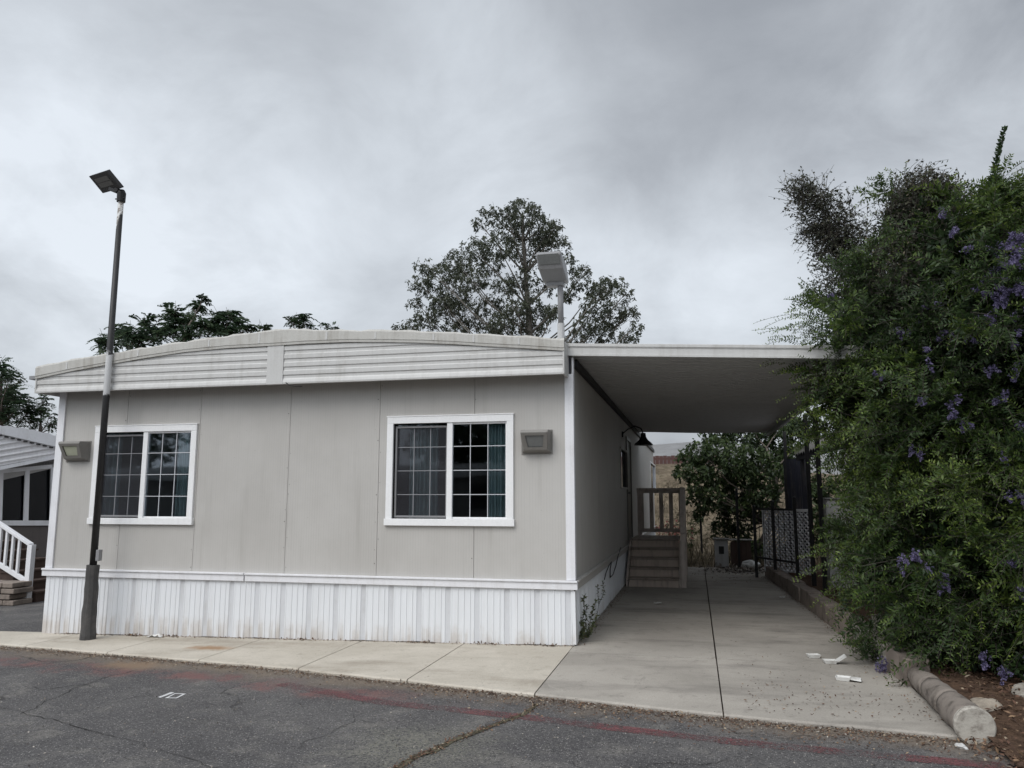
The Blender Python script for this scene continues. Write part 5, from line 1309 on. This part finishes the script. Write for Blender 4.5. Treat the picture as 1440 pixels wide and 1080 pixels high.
# dry grass, flowers and rubble beyond the drive
n = 8000; gx = rng.uniform(-9, 9, n); gy = 20.3 + 15.5 * rng.random(n) ** 1.6
k = ~((gx < -1.2) & (gy < 27.6)); gx, gy = gx[k], gy[k]; n = len(gx)
pp = np.stack([gx, gy, [hz(a, b) - .03 for a, b in zip(gx, gy)]], 1); d = rdir(n) * .45 + np.array([0, 0, 1])
V, Q_, T = leaves(pp, d, rdir(n), rng.uniform(.15, .55, n), .03, rng.random(n))
tag(np_obj('dry_grass', V, Q_, M['straw'], None, T), 'pale dry grass covering the ground and bank behind the driveway', 'dry grass', kind='stuff')
for lab, cl, Yb in (('tan dry bush at the foot of the bank just right of the steps railing', [(950, 735, 16), (962, 720, 14), (940, 748, 14), (955, 755, 14)], 26), ('grey green scrub bush on the bank left of the thin metal post', [(972, 750, 14), (978, 735, 12), (968, 765, 12)], 24.5), ('pale dry bush on the bank behind the meter box', [(1003, 735, 18), (1018, 748, 16), (1000, 755, 14)], 25.5), ('small brown bush high on the dry bank below the red fence', [(932, 690, 10), (942, 684, 9)], 33)):
    q = onY(cl[0][0], cl[0][1], Yb); limb_tree('dry_bush', lab, (float(q[0]), Yb, hz(q[0], Yb) - .05), cl, Yb, M['straw'] if 'grey' not in lab else M['weed'], M['twig'], 'bushes on the bank', .03, [(cl[0][0], cl[0][1] + 18), (cl[0][0], cl[0][1])], (.16, .035), 900, .3, .2, twig=.006, cat='bush')
pk = thing('pink_flowers', 'small pink flowering plant in the dry grass behind the steps', 'flowers', tuple(map(float, onY(945, 770, 24))))
n = 150; c = onY(944, 752, 24); pp = c + rng.normal(size=(n, 3)) * np.array([.3, .2, .2]); V, Q_, T = leaves(pp, rdir(n), rdir(n), .09, .07, rng.random(n)); np_obj('blossoms', V, Q_, M['pink'], pk, T)
n = 150; pp = c + rng.normal(size=(n, 3)) * np.array([.35, .2, .2]) - np.array([0, 0, .3]); V, Q_, T = leaves(pp, rdir(n) + np.array([0, 0, 1]), rdir(n), .2, .03, rng.random(n)); np_obj('leaves', V, Q_, M['straw'], pk, T)

# ---- loose stuff on the ground
def ground_bits(name, pts, z, L, W, mat, label, cat, up=.35):
    pts = np.array(pts); n = len(pts); zz = np.array([gz(a) for a in pts[:, 0]]) + z
    pp = np.concatenate([pts, zz[:, None]], 1); d = rdir(n) * np.array([1, 1, up]); N = rdir(n) * .5 + np.array([0, 0, 1])
    V, Q_, T = leaves(pp, d, N, L * rng.uniform(.4, 1.4, n), W * rng.uniform(.6, 1.2, n), rng.random(n)); return tag(np_obj(name, V, Q_, mat, None, T), label, cat, kind='stuff')
pts = []
for _ in range(5200):
    x = rnd.uniform(1.7, 4.6) ; y = rnd.uniform(4.8, 8.4) if x > 2.0 else rnd.uniform(4.9, 6.25)
    if x < 2.1 and rnd.random() < .5: continue
    pts.append((x, y))
bed = np.array(pts)
n = len(bed); zz = np.array([-.015 + .15 * max(0, min(1, (y - (edge_y(x) - .15 - max(0, .35 - .25 * abs(x - 2.2)))) / 1.2)) for x, y in pts]) * (bed[:, 0] > 1.95) + .012
pp = np.concatenate([bed, zz[:, None]], 1); V, Q_, T = leaves(pp, rdir(n) * np.array([1, 1, .4]), rdir(n) * .6 + np.array([0, 0, 1]), .05 * rng.uniform(.4, 1.4, n), .022, rng.random(n) ** 1.3)
tag(np_obj('leaf_litter', V, Q_, M['litter'], None, T), 'brown fallen leaves and bark on the soil below the bush', 'leaf litter', kind='stuff')
pts = [(x, edge_y(x) - abs(rnd.gauss(0, .10)) + .01) for x in [rnd.uniform(-10, 1.9) for _ in range(3000)]]
pts += [(x, edge_y(x) - abs(rnd.gauss(0, .22))) for x in [rnd.uniform(-2.5, 2.0) for _ in range(1300)]]
for (a, b), (c_, d_) in zip(crk, crk[1:]):
    for _ in range(60): u = rnd.random(); pts.append((a + (c_ - a) * u + rnd.gauss(0, .03), b + (d_ - b) * u + rnd.gauss(0, .03)))
ground_bits('edge_litter', pts, -.022, .024, .014, M['litter'], 'brown leaf crumbs and grit along the edge of the pavement', 'leaf litter')
pts = [(x, edge_y(x) - abs(rnd.gauss(0, .12))) for x in [rnd.uniform(-10, 1.8) for _ in range(2600)]] + [(rnd.uniform(-8, 2.5), rnd.uniform(3.6, 6.6)) for _ in range(1500)]
ground_bits('gravel', pts, -.024, .016, .014, M['pebble'], 'small pale gravel scattered on the asphalt', 'gravel', .8)
pts = [(rnd.uniform(.3, 1.7), 6.6 + abs(rnd.gauss(0, 1.0))) for _ in range(260)] + [(rnd.uniform(-1.2, 1.4), rnd.uniform(16, 20)) for _ in range(700)] + [(kerb_x(y) - abs(rnd.gauss(0, .07)), y) for y in [rnd.uniform(6.6, 17.5) for _ in range(420)]] + [(XR + .03 + abs(rnd.gauss(0, .06)), y) for y in [rnd.uniform(9, 15) for _ in range(320)]] + [(rnd.uniform(-8.3, -1.4), 8.97 - abs(rnd.gauss(0, .02))) for _ in range(700)]
ground_bits('drive_litter', pts, .006, .026, .013, M['litter'], 'dark leaf crumbs scattered on the concrete driveway', 'leaf litter')
pts = [(xc + rnd.gauss(0, .10), 8.96 - abs(rnd.gauss(0, .03))) for xc in (-7.1, -6.55, -4.75, -3.2, -2.35, -1.6) for _ in range(45)]
ground_bits('drifted_leaves', pts, .008, .035, .02, M['litter'], 'small heaps of dry leaves drifted against the foot of the white skirting', 'leaf litter', .8)
pts = [(x, y) for x, y in [(rnd.gauss(1.0, .35), rnd.gauss(19.0, .5)) for _ in range(500)]]
ground_bits('rubble', pts, .02, .10, .07, M['pebble'], 'pale rubble and chips heaped at the far end of the driveway', 'rubble', .9)

# ================================================================== SKY, SUN, CAMERA
w = bpy.data.worlds.new('World'); scene.world = w; w.use_nodes = True
nt = w.node_tree; nt.nodes.clear()
SUN_EL, SUN_AZ = R(47), R(205)     # high, behind the camera's left shoulder
class WN(NT):
    def __init__(s, tree): s.t = tree
W = WN(nt)
out = W.n('ShaderNodeOutputWorld'); bg = W.n('ShaderNodeBackground'); bg.inputs['Strength'].default_value = .1
sky = W.n('ShaderNodeTexSky', sky_type='NISHITA'); sky.sun_disc = False; sky.sun_elevation = SUN_EL; sky.sun_rotation = SUN_AZ; sky.air_density = 1.2; sky.dust_density = 3
tc = W.n('ShaderNodeTexCoord'); sx = W.n('ShaderNodeSeparateXYZ'); W.set(sx, 0, (tc, 0))
den = W.math('ADD', W.math('MAXIMUM', (sx, 2), 0.0), .42)
cv = W.n('ShaderNodeCombineXYZ'); W.set(cv, 0, W.math('DIVIDE', (sx, 0), den)); W.set(cv, 1, W.math('DIVIDE', (sx, 1), den)); cv.inputs[2].default_value = 55.2
n1 = W.noise((cv, 0), 1.15, 5, .48, .25); n2 = W.noise((cv, 0), 3.4, 8, .60, .35)
cl = W.math('ADD', W.math('MULTIPLY', n1, .64), W.math('MULTIPLY', n2, .36))
cr = W.n('ShaderNodeValToRGB'); el = cr.color_ramp.elements
def thin(px, py, w_, amt, acc):
    """a thinner (brighter) or denser place in the cloud deck, in a fixed compass direction"""
    d = ray(px, py); d = d / np.linalg.norm(d); nd = W.n('ShaderNodeVectorMath', operation='DOT_PRODUCT'); W.set(nd, 0, (tc, 0)); nd.inputs[1].default_value = tuple(d)
    f = W.ramp((nd, 1), math.cos(R(w_)), 1.0); f = W.math('MULTIPLY', f, W.math('MULTIPLY_ADD', n2, 2.0, 0.0))
    return W.math('MULTIPLY_ADD', f, amt, acc)
cl = thin(270, 265, 15, .13, cl); cl = thin(40, 330, 14, .05, cl); cl = thin(660, 190, 11, .075, cl); cl = thin(930, 380, 13, .04, cl); cl = thin(1330, 90, 14, .05, cl)
cl = thin(330, 60, 20, -.065, cl); cl = thin(930, 90, 15, -.06, cl); cl = thin(500, 330, 9, -.03, cl); cl = thin(0, 0, 18, -.005, cl)
el[0].position = .34; el[0].color = (3.12, 3.34, 3.68, 1)
el[1].position = .72; el[1].color = (7.4, 7.9, 8.5, 1)
for p_, c_ in ((.43, (4.05, 4.31, 4.68)), (.50, (4.95, 5.28, 5.70)), (.58, (5.88, 6.28, 6.76))):
    e = el.new(p_); e.color = c_ + (1,)
W.set(cr, 0, cl)
# the overcast is brighter round the hidden sun
sd = np.array([math.sin(SUN_AZ) * math.cos(SUN_EL), math.cos(SUN_AZ) * math.cos(SUN_EL), math.sin(SUN_EL)])
dt = W.n('ShaderNodeVectorMath', operation='DOT_PRODUCT'); W.set(dt, 0, (tc, 0)); dt.inputs[1].default_value = tuple(sd)
glow = W.math('POWER', W.math('MAXIMUM', (dt, 1), 0.0), 2.0)
mul = W.math('MULTIPLY_ADD', glow, 2.2, 1.0)
ccol = W.mix(1.0, (cr, 0), mul, 'MULTIPLY')
ccol = W.mix(1.0, ccol, W.math('MULTIPLY_ADD', W.ramp((sx, 2), .12, .62), -.09, 1.05), 'MULTIPLY')
final = W.mix(.93, (sky, 0), ccol)
W.set(bg, 0, final); W.set(out, 0, bg)
sl = bpy.data.lights.new('sun', 'SUN'); sl.energy = 1.4; sl.angle = R(35); sl.color = (1, .97, .93)
so_ = bpy.data.objects.new('sun', sl); COL.objects.link(so_); so_.rotation_euler = Vector(-sd).to_track_quat('-Z', 'Y').to_euler(); so_.location = (-5, -10, 30)
cam = bpy.data.cameras.new('camera'); co = bpy.data.objects.new('camera', cam); COL.objects.link(co)
co.location = (0, 0, EYE); co.rotation_euler = (math.pi / 2 + P, 0, YAW); cam.sensor_width = 36; cam.sensor_fit = 'HORIZONTAL'; cam.lens = 36 * F / 1440
cam.clip_start = .05; cam.clip_end = 2000; scene.camera = co
vs = scene.view_settings; vs.view_transform = 'Standard'; vs.look = 'None'; vs.exposure = 0.15; vs.gamma = 1; vs.use_curve_mapping = False
scene.cycles.max_bounces = 8; scene.cycles.transparent_max_bounces = 16
